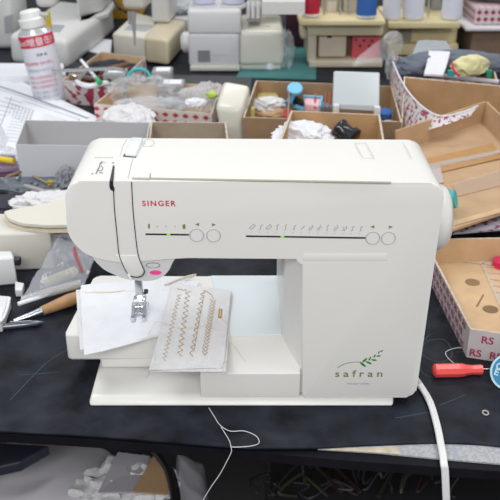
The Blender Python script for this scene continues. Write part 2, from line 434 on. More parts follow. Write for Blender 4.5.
def marks_xy(cx, cy, kind, s=2.9):
    shapes = {0: [(-1,-.5),(-1,.3),(1,.3),(1,-.5),(-1,-.5)], 1: [(-1,.3),(-.3,.3),(0,-.3),(1,-.3)], 2: [(-1,-.2),(-.5,.6),(0,-.6),(.5,.6),(1,-.2)], 3: [(-1,.5),(-.2,.1),(0,-.5),(1,-.6)], 4: [(-1,0),(1,0)],
              5: [(-1,.5),(-.6,-.5),(-.2,.5),(.2,-.5),(.6,.5),(1,-.5)]}
    ca, sa = math.cos(-.75), math.sin(-.75)
    global bm
    bm = NB(); pl([(cx+s*(x*ca-y*sa), cy+s*(x*sa+y*ca)) for x, y in shapes[kind]], .00026); mk('stitch_symbol', bm, INK, sm)
    bm = NB(); pl([(cx-1.9, cy+5.0), (cx-1.3, cy+5.0)], .00028); mk('stitch_number', bm, INK, sm)
for k, kd in enumerate([0,1,0,3,3,1,4,5,5,3,5,2,1,1]): marks_xy(252.6+k*8.35, 227+k*.13, kd)
for px, py in ((157.5,226.4),(166,226.4),(175,226.5)):
    bm = NB(); pl([(px-.5,py),(px+.5,py)], .0004); mk('stitch_symbol', bm, INK, sm)
bm = NB()
hexa(bm, [Q(x,y,Y) for Y in (-.0004,.001) for x, y in ((148,228.4),(149.8,228.4),(149.8,224),(148,224))])
hexa(bm, [Q(x,y,Y) for Y in (-.0004,.001) for x, y in ((182.7,228.8),(185.3,228.8),(185.3,224.4),(182.7,224.4))])
for px, py, s in ((197.3,224.3,-1),(213.7,224.6,1),(372.5,226.7,-1),(390.6,226.9,1)):
    mk('panel_mark', bm, OLIVE, sm, smooth=False); bm = NB()
    prism(bm, [qz(px-1.7*s,py-1.5), qz(px-1.7*s,py+1.5), qz(px+2*s,py)], -.0004, .0005)
mk('panel_mark', bm, OLIVE, sm, smooth=False)
def xy(px, py, Y=0): return Q(px, py, Y)
X1, Z1 = Vector((1,0,0)), Vector((0,0,1))
def fit_text(bm, s, px0, px1, pybase, Y, size, sp=1., **k):
    t = bmesh.new(); text(t, s, (0,0,0), X1, Z1, size, 0, sp, **k)
    xs = [v.co.x for v in t.verts]; w = max(xs)-min(xs); a = Q(px0, pybase, Y); b = Q(px1, pybase, Y)
    sx = (b.x-a.x)/w; x0 = min(xs)
    for v in t.verts: v.co = Vector((a.x+(v.co.x-x0)*sx, Y, a.z+v.co.z))
    m = bpy.data.meshes.new('t'); t.to_mesh(m); t.free(); bm.from_mesh(m); bpy.data.meshes.remove(m)
bm = NB(); fit_text(bm, 'SINGER', 142.3, 176, 206, -.0003, .0084, 1.25, bold=.022); mk('maker_lettering', bm, RED, sm, smooth=False)['label'] = 'red SINGER lettering'
bm = NB(); fit_text(bm, 'safran', 335, 382.3, 376.8, -.0003, .0128, 1.5, bold=.012); mk('model_lettering', bm, OLIVE, sm, smooth=False)['label'] = 'olive safran lettering'
bm = NB(); fit_text(bm, 'Model 2600', 347.5, 369, 384.6, -.0003, .0036, 1.1); mk('model_number', bm, mat('sage_ink', (.22,.30,.26), .6), sm, smooth=False)
bm = NB()
tube(bm, spline([Q(a,b,-.0003) for a, b in ((337.5,368),(343,364.6),(350,362.6),(357,362),(361,362.3))], 5), [.0003]*20+[.0005], 5)
mk('stem_mark', bm, mat('dark_green_ink', (.05,.09,.06), .6), sm)
bm = NB()
for a, b, ang, L, w in ((363,364.5,-35,7,2.2),(364.7,360.2,40,6.5,1.9),(368.8,362.6,-22,6.2,1.9),(369.8,358.6,62,4.5,1.6),(374,359.9,-6,5.5,1.6),(374.6,356,58,3.6,1.4),(378.5,355.9,8,4.6,1.3),(378.8,352.4,75,3.2,1.1),(381.6,350.9,25,3.2,1.2)):
    t = math.radians(ang); ca, sa = math.cos(t), math.sin(t)
    pts = [(L/2*math.cos(k*math.pi/6), w/2*math.sin(k*math.pi/6)) for k in range(12)]
    prism(bm, [qz(a+x*ca+y*sa, b-x*sa+y*ca, 0) for x, y in pts], -.0004, .0006)
mk('leaf_sprig_mark', bm, GREEN, sm, smooth=False)
# nose buttons
for px, py, rx, ry, m in ((152.3,257.8,.0043,.0017,WHITE_SHADE),(153,265,.0068,.0026,WHITE_SHADE),(155.6,272.3,.0064,.0025,PINK)):
    bm = NB(); disc(bm, px, py, .003, rx, ry, .0012)
    b = mk('button', bm, m, sm)
    if m is PINK: b['label'] = 'pink oval reverse button'
    else:
        c = Q(px, py, .003); bm = NB(); tube(bm, [Vector((c.x+rx*1.05*math.cos(q), .0022, c.z+ry*1.1*math.sin(q))) for q in [2*math.pi*k/24 for k in range(25)]], .0004, 5, False); mk('button_ring', bm, INK, b)
# hand wheel
bm = NB(); wc = Vector((.188, .058, .2125))
lathe(bm, wc, (1,0,0), [(0,.033),(.010,.0365),(.020,.0365),(.026,.034),(.030,.028),(.031,.001)], 40); mk('hand_wheel', bm, WHITE, sm)
# bed: right block with rising top, free arm
bm = NB()
prof = [(0,.0115),(0,.043),(.003,.0465),(.052,.060),(.2,.060),(.2,.0115)]
x0, x1 = Q(200,372,0).x, .0572
prism(bm, prof, x0, x1, .0015, 'yz'); mk('bed', bm, WHITE, sm)
bm = NB()
fa = rnd([(Q(64,340,.05).x,.054),(x0+.02,.054),(x0+.02,.2),(-.207,.2)], [.006,0,0,.008], 4)
prism(bm, fa, .026, .0605, .0022, 'xy'); mk('free_arm', bm, WHITE, sm)
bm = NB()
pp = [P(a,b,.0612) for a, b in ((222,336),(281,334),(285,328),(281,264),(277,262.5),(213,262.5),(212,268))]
prism(bm, [(p.x,min(p.y,.199)) for p in pp], .0595, .0613, .0006, 'xy'); mk('lamp_lit_plate', bm, WHITE_LIT, sm)  # plate covers the lamp-lit patch of the bed; the light is in its colour
bm = NB(); box(bm, -.11, -.03, .12, .16, .0600, .0609, .0003); mk('needle_plate', bm, STEEL, sm)
# base tray under the arm
bm = NB()
bx0, bx1 = P(88,407,0).x, P(394,405,0).x
hexa(bm, [Vector(p) for p in ((bx0,-.004,0),(bx1,-.004,0),(bx1,.19,0),(bx0,.19,0),(bx0+.003,0.004,.0108),(bx1,0.008,.0098),(bx1,.19,.0112),(bx0+.003,.19,.0112))], .0035)
box(bm, bx0+.006, -.05, .055, .185, .012, .030, .004)
mk('base', bm, WHITE, sm)
for x, y in ((-.15,.02),(.14,.02),(-.15,.17),(.14,.17)): pass
# presser foot, needle
bm = NB(); c = Vector((-.1345, .10, 0))
box(bm, c.x-.0045, c.x+.0045, .099, .106, .082, .12, .001); box(bm, c.x+.004, c.x+.008, .098, .106, .082, .090, .001)
box(bm, c.x-.0075, c.x+.0075, .093, .108, .078, .084, .001)
pf = mk('presser_foot', bm, STEEL, sm)
bm = NB()
for s in (-1, 1):
    prism(bm, [(.075,.0665),(.117,.0665),(.117,.069),(.10,.079),(.094,.079),(.085,.069),(.075,.0715)], c.x+s*.0068-.002, c.x+s*.0068+.002, .0006, 'yz')
box(bm, c.x-.007, c.x+.007, .104, .112, .0665, .069, .0005); box(bm, c.x-.007, c.x+.007, .088, .093, .068, .0705, .0005)
mk('foot_sole', bm, mat('bright_steel', (.75,.78,.82), .18, 1), pf)
bm = NB(); tube(bm, [(c.x,.1,.16),(c.x,.1,.064)], [.0011,.0005], 8); mk('needle', bm, STEEL, sm)
bm = NB(); tube(bm, [(c.x,.115,.17),(c.x,.115,.09)], .003, 10); mk('needle_bar', bm, STEEL, sm)
bm = NB(); lathe(bm, (c.x+.006,.103,.092), (1,0,0), [(0,.003),(.004,.003),(.0045,.0022)], 12); mk('clamp_screw', bm, BLACK, sm)

# power cord
cY = P(444,467,-.004).y
cpts = spline([Q(404,362,.12), P(412,374,.02), P(420,385,.0045), P(430,402,.0042), P(437,425,.0042), P(441,445,.0042), P(443,455,.0035), P(444,464,.0015), Q(445,471,cY-.004), Q(446,492,cY-.006), Q(447,520,cY-.006), Q(448,560,cY-.006)], 8)
bm = NB()
for off in (-.0017, .0017): tube(bm, [p+Vector((off,0,0)) for p in cpts], .0024, 10)
one('power_cord', bm, CORDW, 'thick white power cord running from the machine over the table edge', 'cord')

# fabric under the foot
def clothq(pts, zs, amp, f, seed, nu=40, nv=30):
    c = [P(a, b, z) for (a, b), z in zip(pts, zs)]
    def fn(u, v):
        p = bil(c, u, v); return p+Vector((0, 0, wrink(p, amp, f, seed, False)))
    return fn
ft = thing('folded_cloth', 'folded plain white cotton cloth clamped under the presser foot', 'cloth', P(130,320,.062))
fn = clothq([(80,350),(172,334),(198,280),(76,290)], [.0635,.0630,.0635,.0645], .0012, 22, 1)
bm = NB(); sheet(bm, fn, 36, 24, .0012); mk('bottom_layer', bm, CREAMC if False else CLOTHW2, ft)
fn1 = clothq([(84,353),(177,329),(200,280),(80,292)], [.0655,.0650,.0660,.0670], .0014, 20, 4)
def fnb(u, v):
    p = fn1(u, v); e = max(0, .12-v)/.12
    p.z -= .003*e*e; return p
bm = NB(); sheet(bm, fnb, 44, 30, .001); mk('top_layer', bm, CLOTHW, ft)
fn2 = clothq([(80,294),(168,289),(196,275),(81,285)], [.0668,.0668,.067,.072], .0016, 24, 6)
bm = NB(); sheet(bm, fn2, 36, 12, .0009); mk('turned_edge', bm, CLOTHW, ft)
bm = NB(); tube(bm, spline([P(81,292.5,.0675), P(95,292.3,.0675), P(112,292,.0673), P(126,290,.067)], 5), [.0002]+[.0010]*10+[.0008]*4+[.0002], 6); mk('seam_binding', bm, CREAMC, ft)
bm = NB(); tube(bm, spline([P(165,285,.0685), P(185,277,.0690), P(196,274.5,.0685)], 4), .0012, 6); mk('seam_binding', bm, CREAMC, ft)
# stitched sample
sw = thing('stitch_sample', 'white cloth sample with rows of gold stitches, lying on the machine bed', 'cloth sample', P(190,330,.066))
sc4 = [P(149,369,.0650), P(223.5,366,.0640), P(231,290,.0690), P(173,282.5,.0725)]
def sfn(u, v):
    p = bil(sc4, u, v)
    p = p+Vector((0, 0, wrink(p, .0012, 26, 9, False)-.0015*(1-v)**2))
    return p
bm = NB(); sheet(bm, sfn, 40, 40, .0009); mk('top_layer', bm, CLOTHW2, sw)
sc5 = [P(152,371,.0620), P(226,371.5,.0610), P(232,292,.0640), P(174,286,.0665)]
bm = NB(); sheet(bm, lambda u, v: bil(sc5, u, v), 10, 10, .0009); mk('bottom_layer', bm, CLOTHW2, sw)
inv = []
def suv(px, py):
    # find u,v on the sample from a photo point
    best = None
    a, b, c, d = (149,369), (223.5,366), (231,290), (173,282.5)
    u = v = .5
    for _ in range(12):
        x = (a[0]*(1-u)+b[0]*u)*(1-v)+(d[0]*(1-u)+c[0]*u)*v; y = (a[1]*(1-u)+b[1]*u)*(1-v)+(d[1]*(1-u)+c[1]*u)*v
        xu = (b[0]-a[0])*(1-v)+(c[0]-d[0])*v; yu = (b[1]-a[1])*(1-v)+(c[1]-d[1])*v
        xv = (d[0]-a[0])*(1-u)+(c[0]-b[0])*u; yv = (d[1]-a[1])*(1-u)+(c[1]-b[1])*u
        D = xu*yv-xv*yu; ex, ey = px-x, py-y
        u += (ex*yv-xv*ey)/D; v += (xu*ey-ex*yu)/D
    return u, v
def sp(px, py, dz=.0006): u, v = suv(px, py); return sfn(u, v)+Vector((0,0,dz))
def stitch(x0, y0, x1, y1, n, w, r, kind='zig'):
    bm = NB(); pts = []
    dx, dy = x1-x0, y1-y0; L = math.hypot(dx, dy); nx, ny = -dy/L, dx/L
    if kind == 'zig':
        for k in range(n+1):
            t = k/n; s = w if k % 2 else -w; pts.append(sp(x0+dx*t+nx*s, y0+dy*t+ny*s))
        tube(bm, pts, r, 5)
    elif kind == 'fern':
        for k in range(n):
            t = k/n
            for s in (-1, 1): tube(bm, [sp(x0+dx*t+nx*s*w, y0+dy*t+ny*s*w-1.2), sp(x0+dx*(t+.4/n), y0+dy*(t+.4/n)+.6)], r, 5)
    elif kind == 'line':
        for k in range(n):
            t = k/n; tube(bm, [sp(x0+dx*t, y0+dy*t), sp(x0+dx*(t+.7/n), y0+dy*(t+.7/n))], r, 5)
    mk('stitch_row', bm, GOLD, sw)
stitch(179,296,163.5,361,34,2.0,.00028)
stitch(188,292,179,357,24,2.5,.00036)
stitch(203,293,190.5,357,24,2.0,.00036)
stitch(204.5,292.5,193.5,353,16,0,.0003,'line')
stitch(213,303,204,357,17,2.8,.00036,'fern')
stitch(177,289.5,187,291.5,5,.5,.00035)
bm = NB(); qd = [sp(a,b,.0008) for a, b in ((217.6,320),(221.2,320.4),(222.2,311.2),(218.6,310.8))]
hexa(bm, [p-Vector((0,0,.0012)) for p in qd]+qd, .0003); mk('buttonhole', bm, GOLD, sw)
bm = NB(); qd = [sp(a,b,.0010) for a, b in ((219.2,318.6),(220,318.7),(220.6,312.6),(219.8,312.5))]
hexa(bm, [p-Vector((0,0,.0008)) for p in qd]+qd); mk('buttonhole_slit', bm, CREAMC, sw, smooth=False)
bm = NB(); tube(bm, spline([sp(155,325), sp(165,327), sp(176,331), sp(190,331), sp(205,329.5), sp(218,333)], 6), .00035, 5); mk('loose_thread', bm, CREAMC, sw)
bm = NB(); tube(bm, spline([sp(203,291), sp(207,293), sp(212,297), sp(213,302)], 6), .00035, 5); mk('loose_thread', bm, GOLD, sw)
bm = NB(); tube(bm, spline([sp(221,321), sp(227,326), P(231,340,.063), P(230,352,.062), P(227,360,.062), P(222,366,.067), P(226,374,.047)], 6), .00035, 5); mk('loose_thread', bm, CREAMC, sw)
bm = NB(); tube(bm, spline([sp(155,325), P(148.5,335,.067), P(150,345,.0685), P(155,356,.067), P(152,366,.067), P(148,375,.05), Q(146,378,0)], 6), .0003, 5); mk('loose_thread', bm, THREADW, sw)
bm = NB(); tube(bm, spline([P(212,338,.0625), P(222,336,.0625), P(234,346,.059), P(241,356,.055), P(246,361,.052)], 6), .0003, 5); mk('loose_thread', bm, THREADW, sw)

# long thread over the edge
bm = NB(); tube(bm, spline([P(209,408,.001), P(214,416,.001), P(220,425,.001), P(230,431,.0012), P(244,431,.001), P(256,436,.001), P(259,443,.001), P(251,446,.0008), P(240,447,.0008), P(231,447,.0008)], 8), .0005, 6)
one('white_thread', bm, THREADW, 'looped white thread lying on the mat in front of the machine', 'thread')
tY = P(231,450.5,-.004).y
bm = NB(); tube(bm, spline([P(221,427,.0008), P(229,440,.0008), P(231,447,.0006), P(231.5,450,-.002), Q(231,453,tY-.002), Q(227,461,tY-.003), Q(220,474,tY-.003), Q(211,487,tY-.003), Q(202,502,tY-.003), Q(196,515,tY-.003)], 8), .0005, 6)
one('white_thread', bm, THREADW, 'white thread hanging down over the front table edge', 'thread')

# screwdriver
sd = thing('screwdriver', 'small screwdriver with coral red handle lying on the mat', 'screwdriver', P(458,371,0))
bm = NB(); a, b = P(432.5,370.5,.0085), P(482.5,369.5,.0065); d = (b-a); L = d.length
lathe(bm, a, d, [(0,.002),(.0008,.0062),(.003,.0084),(L*.5,.0086),(L*.62,.0080),(L*.68,.0066),(L*.8,.0058),(L*.92,.0062),(L*.985,.0062),(L,.004)], 8); mk('handle', bm, REDH, sd)
bm = NB(); tube(bm, [b-d*.02, P(489,369.3,.006), P(512,369,.004)], .0014, 10); mk('shaft', bm, STEEL, sd)
# round tin with blue letters
bn = thing('sticker_disc', 'round blue and white lettered disc standing beside the screwdriver tip', 'disc', P(502,392,0))
C0 = P(503,390,0); nrm = Vector((-.45, -.62, .64)).normalized()
ux = Vector((.82,-.57,0)).normalized(); uy = nrm.cross(ux).normalized()
if uy.z < 0: uy = -uy
cc = C0+uy*.0225
bm = NB(); lathe(bm, cc-nrm*.001, nrm, [(0,.022),(.0018,.022),(.002,.0215)], 36); mk('disc', bm, mat('disc_blue', (.03,.22,.42), .35), bn)
bm = NB(); lathe(bm, cc+nrm*.0009, nrm, [(0,.0222),(.0004,.0222),(.0004,.0195)], 36)
mk('rim', bm, mat('pale_cyan', (.55,.78,.85), .3), bn)
bm = NB(); lathe(bm, cc+nrm*.0013, nrm, [(0,.0197),(.0002,.0197)], 36); mk('face', bm, mat('disc_blue2', (.04,.25,.48), .35), bn)
bm = NB()
xd = uy.cross(nrm)
for s, th, rr in (('G',2.3,.013),('O',2.9,.013),('E',3.5,.013)):
    o = cc+nrm*.002+xd*(math.cos(th)*rr-.004)+uy*(math.sin(th)*rr-.004)
    text(bm, s, o, xd, uy, .011, 0, bold=.03)
mk('disc_lettering', bm, mat('pale_cyan', (1,1,1)), bn, smooth=False)
bm = NB(); tube(bm, spline([P(469,348,.001), P(456,348,.001), P(446,352,.001), P(448,358,.001), P(456,365,.001)], 6), .0006, 5)
one('white_thread', bm, THREADW, 'short thin thread curling between the red handle and the box corner', 'thread')

def Pv(a, b, z=0): p = P(a, b, z); return (p.x, p.y)
def seglen(a, b): return (Vector(a)-Vector(b)).length
def wall_text(bm, s, o, xd, yd, size, **k): text(bm, s, o, xd, yd, size, .0006, **k)

# ---------------- RIGHT SIDE BOXES ----------------
# lower right carton with maroon letter print
r, top, bot, bi = tray('printed_carton', 'low open carton with maroon letter print, at the lower right beside the machine', 'box',
    [(470,329),(575,345),(575,236),(423,239)], .042, 0, .0028, CARDP, mat('printed_white', (.60,.56,.56), .6, noise_amt=.06), inset=.005)
def letters(root, A, B, At, size, s='RS', rows=2, name='printed_letters', m=None, dx=2.0, shear=0):
    """fill the wall A->B (bottom) up to At with rows of letters"""
    xd = (B-A); W = xd.length; xd.normalize(); yd = (At-A); H = yd.length; yd.normalize()
    bm = NB(); n = int(W/(size*dx))+1
    for rr in range(rows):
        for k in range(n):
            x = (k+(.5 if rr % 2 else 0)+.1)*size*dx
            if x+size*1.5 > W: continue
            o = A+xd*x+yd*(H*(rr+.18)/rows)
            q = xd.cross(yd)*.0008
            text(bm, s, o+q, xd, yd+xd*shear*0, size, 0, bold=.02)
    return mk(name, bm, m or mat('maroon_print', (.42,.04,.13), .6), root, smooth=False)
letters(r, bot[3], bot[0], top[3], .0125, rows=3, dx=1.6)
letters(r, bot[0], bot[1], top[0], .0145, rows=2, dx=1.7)
for a, b, rx, s in ((472.5,282,.0105,0),(490.5,309,.0105,1)):
    c = P(a, b, .0035); bm = NB()
    prism(bm, [(c.x+rx*math.cos(k*.262), c.y+rx*.95*math.sin(k*.262)) for k in range(24)], .0029, .0036, 0, 'xy')
    mk('punched_hole_mark', bm, mat('brown_dot', (.24,.15,.075), .8, noise_amt=.2), r)
bm = NB(); hexa(bm, [P(a,b,z) for z in (.0031,.0037) for a,b in ((476,306),(477.5,306.5),(484,295),(483,294))]); mk('pencil_mark', bm, mat('brown_dot', (1,1,1)), r, smooth=False)
bm = NB()
for q in ([(463,262),(500,266),(500,263),(464,259)], [(481,264),(484,262),(510,312),(502,312)]):
    hexa(bm, [P(a,b,z) for z in (.0031,.0039) for a,b in q])
mk('clear_tape', bm, mat('tape_film', (.78,.66,.52), .2, alpha=.6), r, smooth=False)
bm = NB(); pp = [P(481+i*3.1, 266+i*7.0, .004) for i in range(7)]
for i in range(7):
    p = P(484+i*3, 266+i*6.5, .0045); q = P(520, 268+i*6.5, .0045); tube(bm, [p, q], .0008, 5)
mk('ruled_lines', bm, mat('faint_pink', (.62,.45,.36), .6), r)
bm = NB(); lathe(bm, P(501,266,.003), (0,0,1), [(0,.013),(.010,.013),(.011,.011),(.011,.004)], 24)
one('red_spool_cap', bm, mat('magenta_plastic', (.68,.02,.10), .35), 'round magenta cap lying in the printed carton at the right edge', 'cap')

bm = NB(); c = P(485.5,412.7,.0012); tube(bm, [c+Vector((.0032*math.cos(a), .0040*math.sin(a), 0)) for a in [2*math.pi*k/20 for k in range(21)]], .0009, 6, False)
one('rubber_ring', bm, mat('ring_cream', (.45,.43,.36), .5), 'tiny cream ring lying on the black mat below the lettered disc', 'ring')
# tan tray behind it: broad floor, back and right walls
cs = [(396,246,.055),(548,201,.055),(478,104,.112),(386,131,.112)]
tr = thing('carton_tray', 'big tan open carton with taped floor, right of the machine and tilted', 'box', P(450,180,.0))
FLr, FRr, BRr, BLr = P(392,250,.060), P(552,196,.058), P(482.5,121,.058), P(395,152,.058)
bm = NB(); dn = Vector((0,0,.004))
hexa(bm, [p-dn for p in (FLr,FRr,BRr,BLr)]+[FLr,FRr,BRr,BLr]); mk('tray_floor', bm, mat('tan_kraft', (.50,.33,.19), .7, noise_amt=.10, noise_scale=18, bump=.1), tr, smooth=False)
def wall(name, A, B, At, Bt, m, th, parent, side=1):
    nrm = (B-A).cross(Vector((0,0,1))).normalized()*th*side
    bm = NB(); hexa(bm, [A, B, B-nrm, A-nrm, At, Bt, Bt-nrm, At-nrm]); return mk(name, bm, m, parent, smooth=False)
KR = MATS['tan_kraft']
hL = Vector((0,0,.050))
BLt = P(385,130.5,.108); BRt = P(478,105,.112)
wall('back_wall', BLr, BRr, Vector((BLr.x-.003,BLr.y+.004,.098)), Vector((BRr.x,BRr.y+.004,.098)), KR, .004, tr, -1)
wall('side_wall', BRr, FRr, Vector((BRr.x+.006,BRr.y,.098)), Vector((FRr.x+.006,FRr.y,.100)), KR, .004, tr, -1)
def strip(pts, z, th=.0006):
    bm = NB(); t = [P(a,b,z+th) for a,b in pts]; hexa(bm, [p-Vector((0,0,th)) for p in t]+t); return bm
mk('brown_tape', strip([(425,166),(496,150),(493,143),(420,160)], .0602), TAPE, tr, smooth=False)
mk('brown_tape', strip([(441,172),(501,158),(499,153),(438,166)], .0602), TAPE, tr, smooth=False)
mk('clear_tape', strip([(430,167.5),(502,152.5),(500,149.5),(428,164)], .0609), TAPEW, tr, smooth=False)
mk('clear_tape', strip([(458,196),(520,180),(512,166),(452,184)], .0603), mat('tape_haze', (.72,.56,.42), .25, alpha=.35), tr, smooth=False)
bm = NB()
a, b = P(430,169,.0612), P(500,153,.0612)
pts = [a+(b-a)*(k/14)+Vector((.001*random.uniform(-1,1), .0015*random.uniform(-1,1), 0)) for k in range(15)]
tube(bm, pts, .0008, 5); mk('torn_seam', bm, mat('torn_grey', (.50,.44,.42), .8), tr)
mk('torn_patch', strip([(430,186),(444,182),(440,166),(424,168)], .0604), mat('torn_grey', (1,1,1)), tr, smooth=False)
bm = NB(); hexa(bm, [P(a,b,.0597+k) for k in (0,.0004) for a,b in ((452,226),(560,196),(556,192),(450,222))]); mk('pale_rim', bm, CARDP, tr, smooth=False)
# printed paper underneath the tray, between it and the lower carton
bm = NB(); t = [P(a,b,.012) for a,b in ((425,250),(560,246),(560,205),(425,222))]
tt = [P(452,233,.046), P(560,224,.046), P(560,205,.044), P(452,224,.044)]
hexa(bm, [p-Vector((0,0,.003)) for p in tt]+tt)
one('printed_flap', bm, [diamond_mat('dark_floral', (.36,.33,.38), (.16,.03,.07), .010, .54, 'n')], 'dark floral printed flap squeezed between the big tan tray and the lower carton', 'flap', smooth=False)

# carton behind the tray with printed outside
r, top, bot, bi = tray('printed_carton', 'tan carton with maroon print on its curved white side flap, behind the big tilted tray', 'box',
    [(401,128,.06),(524,122,.06),(530,88,.107),(404,76.5,.125)], .125, 0, .003, CARD, PRINT, inset=.01, walls=(0,1,1,1))
bm = NB()   # curled white flap on its left side
for i in range(1): pass
fl = [(393,62,.125),(400,78,.120),(410,94,.113),(424,108,.108),(441,116,.106),(462,112,.108),(478,106,.110)]
lo = [(392,98,.06),(397,118,.05),(404,130,.05),(414,134,.06),(428,130,.08),(448,124,.095),(470,116,.1)]
A = spline([P(*f) for f in fl], 4); B = spline([P(*f) for f in lo], 4)
va = [bm.verts.new(p) for p in A]; vb = [bm.verts.new(p) for p in B]
va2 = [bm.verts.new(p+Vector((.002,.003,0))) for p in A]; vb2 = [bm.verts.new(p+Vector((.002,.003,0))) for p in B]
for i in range(len(A)-1):
    bm.faces.new((vb[i],vb[i+1],va[i+1],va[i])); bm.faces.new((va2[i],va2[i+1],vb2[i+1],vb2[i])); bm.faces.new((va[i],va[i+1],va2[i+1],va2[i])); bm.faces.new((vb2[i],vb2[i+1],vb[i+1],vb[i]))
bm.faces.new((va[0],va2[0],vb2[0],vb[0])); bm.faces.new((vb[-1],vb2[-1],va2[-1],va[-1]))
mk('side_flap', bm, PRINT, r)
bm = NB(); tube(bm, A, .0016, 6); mk('flap_rim', bm, PAPER, r)
mk('clear_tape', strip([(424,100),(450,104),(448,96),(428,92)], .055), TAPEW, r, smooth=False)
# carton with cloths further back
r, top, bot, bi = tray('printed_carton', 'white rimmed carton full of cloths, below the thread cones at the right', 'box',
    [(401,70.5),(498,82),(494,66),(392,56)], .108, 0, .004, CARD, DIAM, inset=.01)
bm = NB(); tube(bm, [P(400,71.5,.110), P(440,75.5,.110), P(470,79,.110), P(499,82,.110)], .005, 8); mk('folded_rim', bm, mat('lilac_white', (.68,.64,.68), .7), r)
bm = NB(); crumple(bm, P(452,64,.118), (.125,.035,.028), .18, 1.3, 3, 4); one('grey_cloth', bm, SLATE, 'folded slate grey cloth in the rear right carton', 'cloth')
bm = NB(); crumple(bm, P(418,67,.122), (.045,.03,.025), .2, 1.3, 5, 4); one('grey_cloth', bm, SLATE, 'small slate grey cloth bundle left of the white towel', 'cloth')
bm = NB(); tw = [P(424,74,.128), P(443,75,.128), P(450,52,.150), P(429,50,.150)]
sheet(bm, lambda u, v: bil(tw, u, v)+Vector((0,-.004*math.sin(v*3),wrink(bil(tw,u,v),.002,30,2,False))), 14, 14, .004); one('white_towel', bm, CLOTHW, 'white towel hanging over the front of the cloth carton', 'towel')
bm = NB(); crumple(bm, P(470,66,.142), (.042,.02,.022), .15, 1.4, 8, 4, rot=.3); yc = one('yellow_cloth', bm, LEMON, 'pale yellow cloth bag lying on the grey cloth', 'cloth')
bm = NB(); tube(bm, spline([P(453,62,.150), P(452.5,67,.147), P(455,72,.142), P(460,76,.135)], 5), .0025, 6); mk('red_cord', bm, REDP, yc)
bm = NB(); box(bm, *sum(((c-.006, c+.006) for c in P(451,73,.13)), ())); one('teal_clip', bm, TEAL, 'small teal clip beside the yellow cloth', 'clip')
bm = NB(); c = P(489,74,.128); box(bm, c.x-.005, c.x+.005, c.y-.005, c.y+.005, c.z-.006, c.z+.008); one('green_clip', bm, mat('green_plastic', (.02,.28,.18), .4), 'small green clip at the right end of the yellow cloth', 'clip')
# teal reel in the tray near hand wheel
rl = thing('thread_reel', 'teal reel with light blue rim behind the hand wheel', 'reel', P(449,205,.06))
c = P(448,200,.082)
bm = NB(); lathe(bm, c, (.8,-.3,.25), [(-.02,.014),(.012,.014)], 24); mk('reel_body', bm, TEAL, rl)
bm = NB(); lathe(bm, c, (.8,-.3,.25), [(-.001,.0175),(.003,.0175),(.004,.016)], 24); mk('reel_rim', bm, BLUEL, rl)

# ---------------- BROWN CARTONS BEHIND THE MACHINE ----------------
r, top, bot, bi = tray('brown_carton', 'brown open carton with a divider and haberdashery, behind the middle of the machine', 'box',
    [(243,117.5),(402,122,.08),(392,86),(256,80.5)], .08, 0, .003, CARDD, CARDD, inset=.01)
bm = NB(); A, B = P(287,118,.078), P(289,84,.078)
hexa(bm, [Vector((A.x,A.y,.004)),Vector((A.x+.003,A.y,.004)),Vector((B.x+.003,B.y-.004,.004)),Vector((B.x,B.y-.004,.004)),A,A+Vector((.003,0,0)),B+Vector((.003,-.004,0)),B+Vector((0,-.004,0))]); mk('divider', bm, CARDD, r, smooth=False)
bm = NB(); slab4(bm, [(256,99),(279,98),(277,88),(257,89)], .055, .035, .006, -.05); one('straw_packet', bm, mat('straw', (.48,.38,.13), .7, noise_amt=.3), 'straw yellow packet at the back of the divided carton', 'packet')
bm = NB(); crumple(bm, P(268,106,.045), (.040,.026,.018), .3, 1.7, 2); one('white_bag', bm, CLOTHW2, 'crumpled white bag below the straw packet', 'bag')
bm = NB(); crumple(bm, P(272,113,.035), (.045,.016,.012), .2, 1.7, 12); one('tan_tissue', bm, CARDP, 'tan paper wad at the front of the divided carton', 'paper wad')
bm = NB(); c = P(251,112,.05); box(bm, c.x-.008, c.x+.008, c.y-.01, c.y+.01, .01, .06, .002); one('yellow_pack', bm, mat('lemon_pack', (.7,.6,.2), .6), 'slim yellow pack in the left corner of the divided carton', 'pack')
sc_ = thing('snipping_scissors', 'light blue handled tool with oval grip in the divided carton', 'tool', P(295,103,.04))
bm = NB(); c = P(295,88.5,.082); lathe(bm, c-Vector((0,0,.003)), (0,-.5,.85), [(0,.017),(.004,.0175),(.007,.016)], 24); mk('oval_grip', bm, BLUEL, sc_)
bm = NB(); tube(bm, [P(295,92,.076), P(292,97,.066), P(288,104,.055)], [.006,.006,.008], 8); mk('blue_arm', bm, mat('blue_arm', (.10,.35,.62), .4), sc_)
bm = NB(); tube(bm, [P(292,96,.060), P(297,101,.054), P(305,105,.048)], [.006,.009,.006], 8); mk('black_blade', bm, BLACK, sc_)
bm = NB(); t = [(305,104,.055),(320,106,.055),(322,97,.062),(303,96,.062)]
slab4(bm, t, .055, .035, .003, 0); one('pink_pad', bm, PINKL, 'pale pink pad with a blue rim in the divided carton', 'pad')
bm = NB(); tube(bm, [P(303,96,.064), P(322,97,.064), P(320,107,.057)], .003, 6); one('blue_ruler', bm, BLUEL, 'thin light blue strip edging the pink pad', 'ruler')
bm = NB(); slab4(bm, [(282,116,.06),(295,115,.06),(291,108.5,.06),(283,109,.06)], .06, .03, .003); one('red_case', bm, REDP, 'small red case beside the divider', 'case')
bm = NB(); crumple(bm, P(312,106.5,.042), (.04,.015,.010), .2, 2, 31); one('blue_tangle', bm, BLUEL, 'light blue tangle of ribbon under the pink pad', 'ribbon')
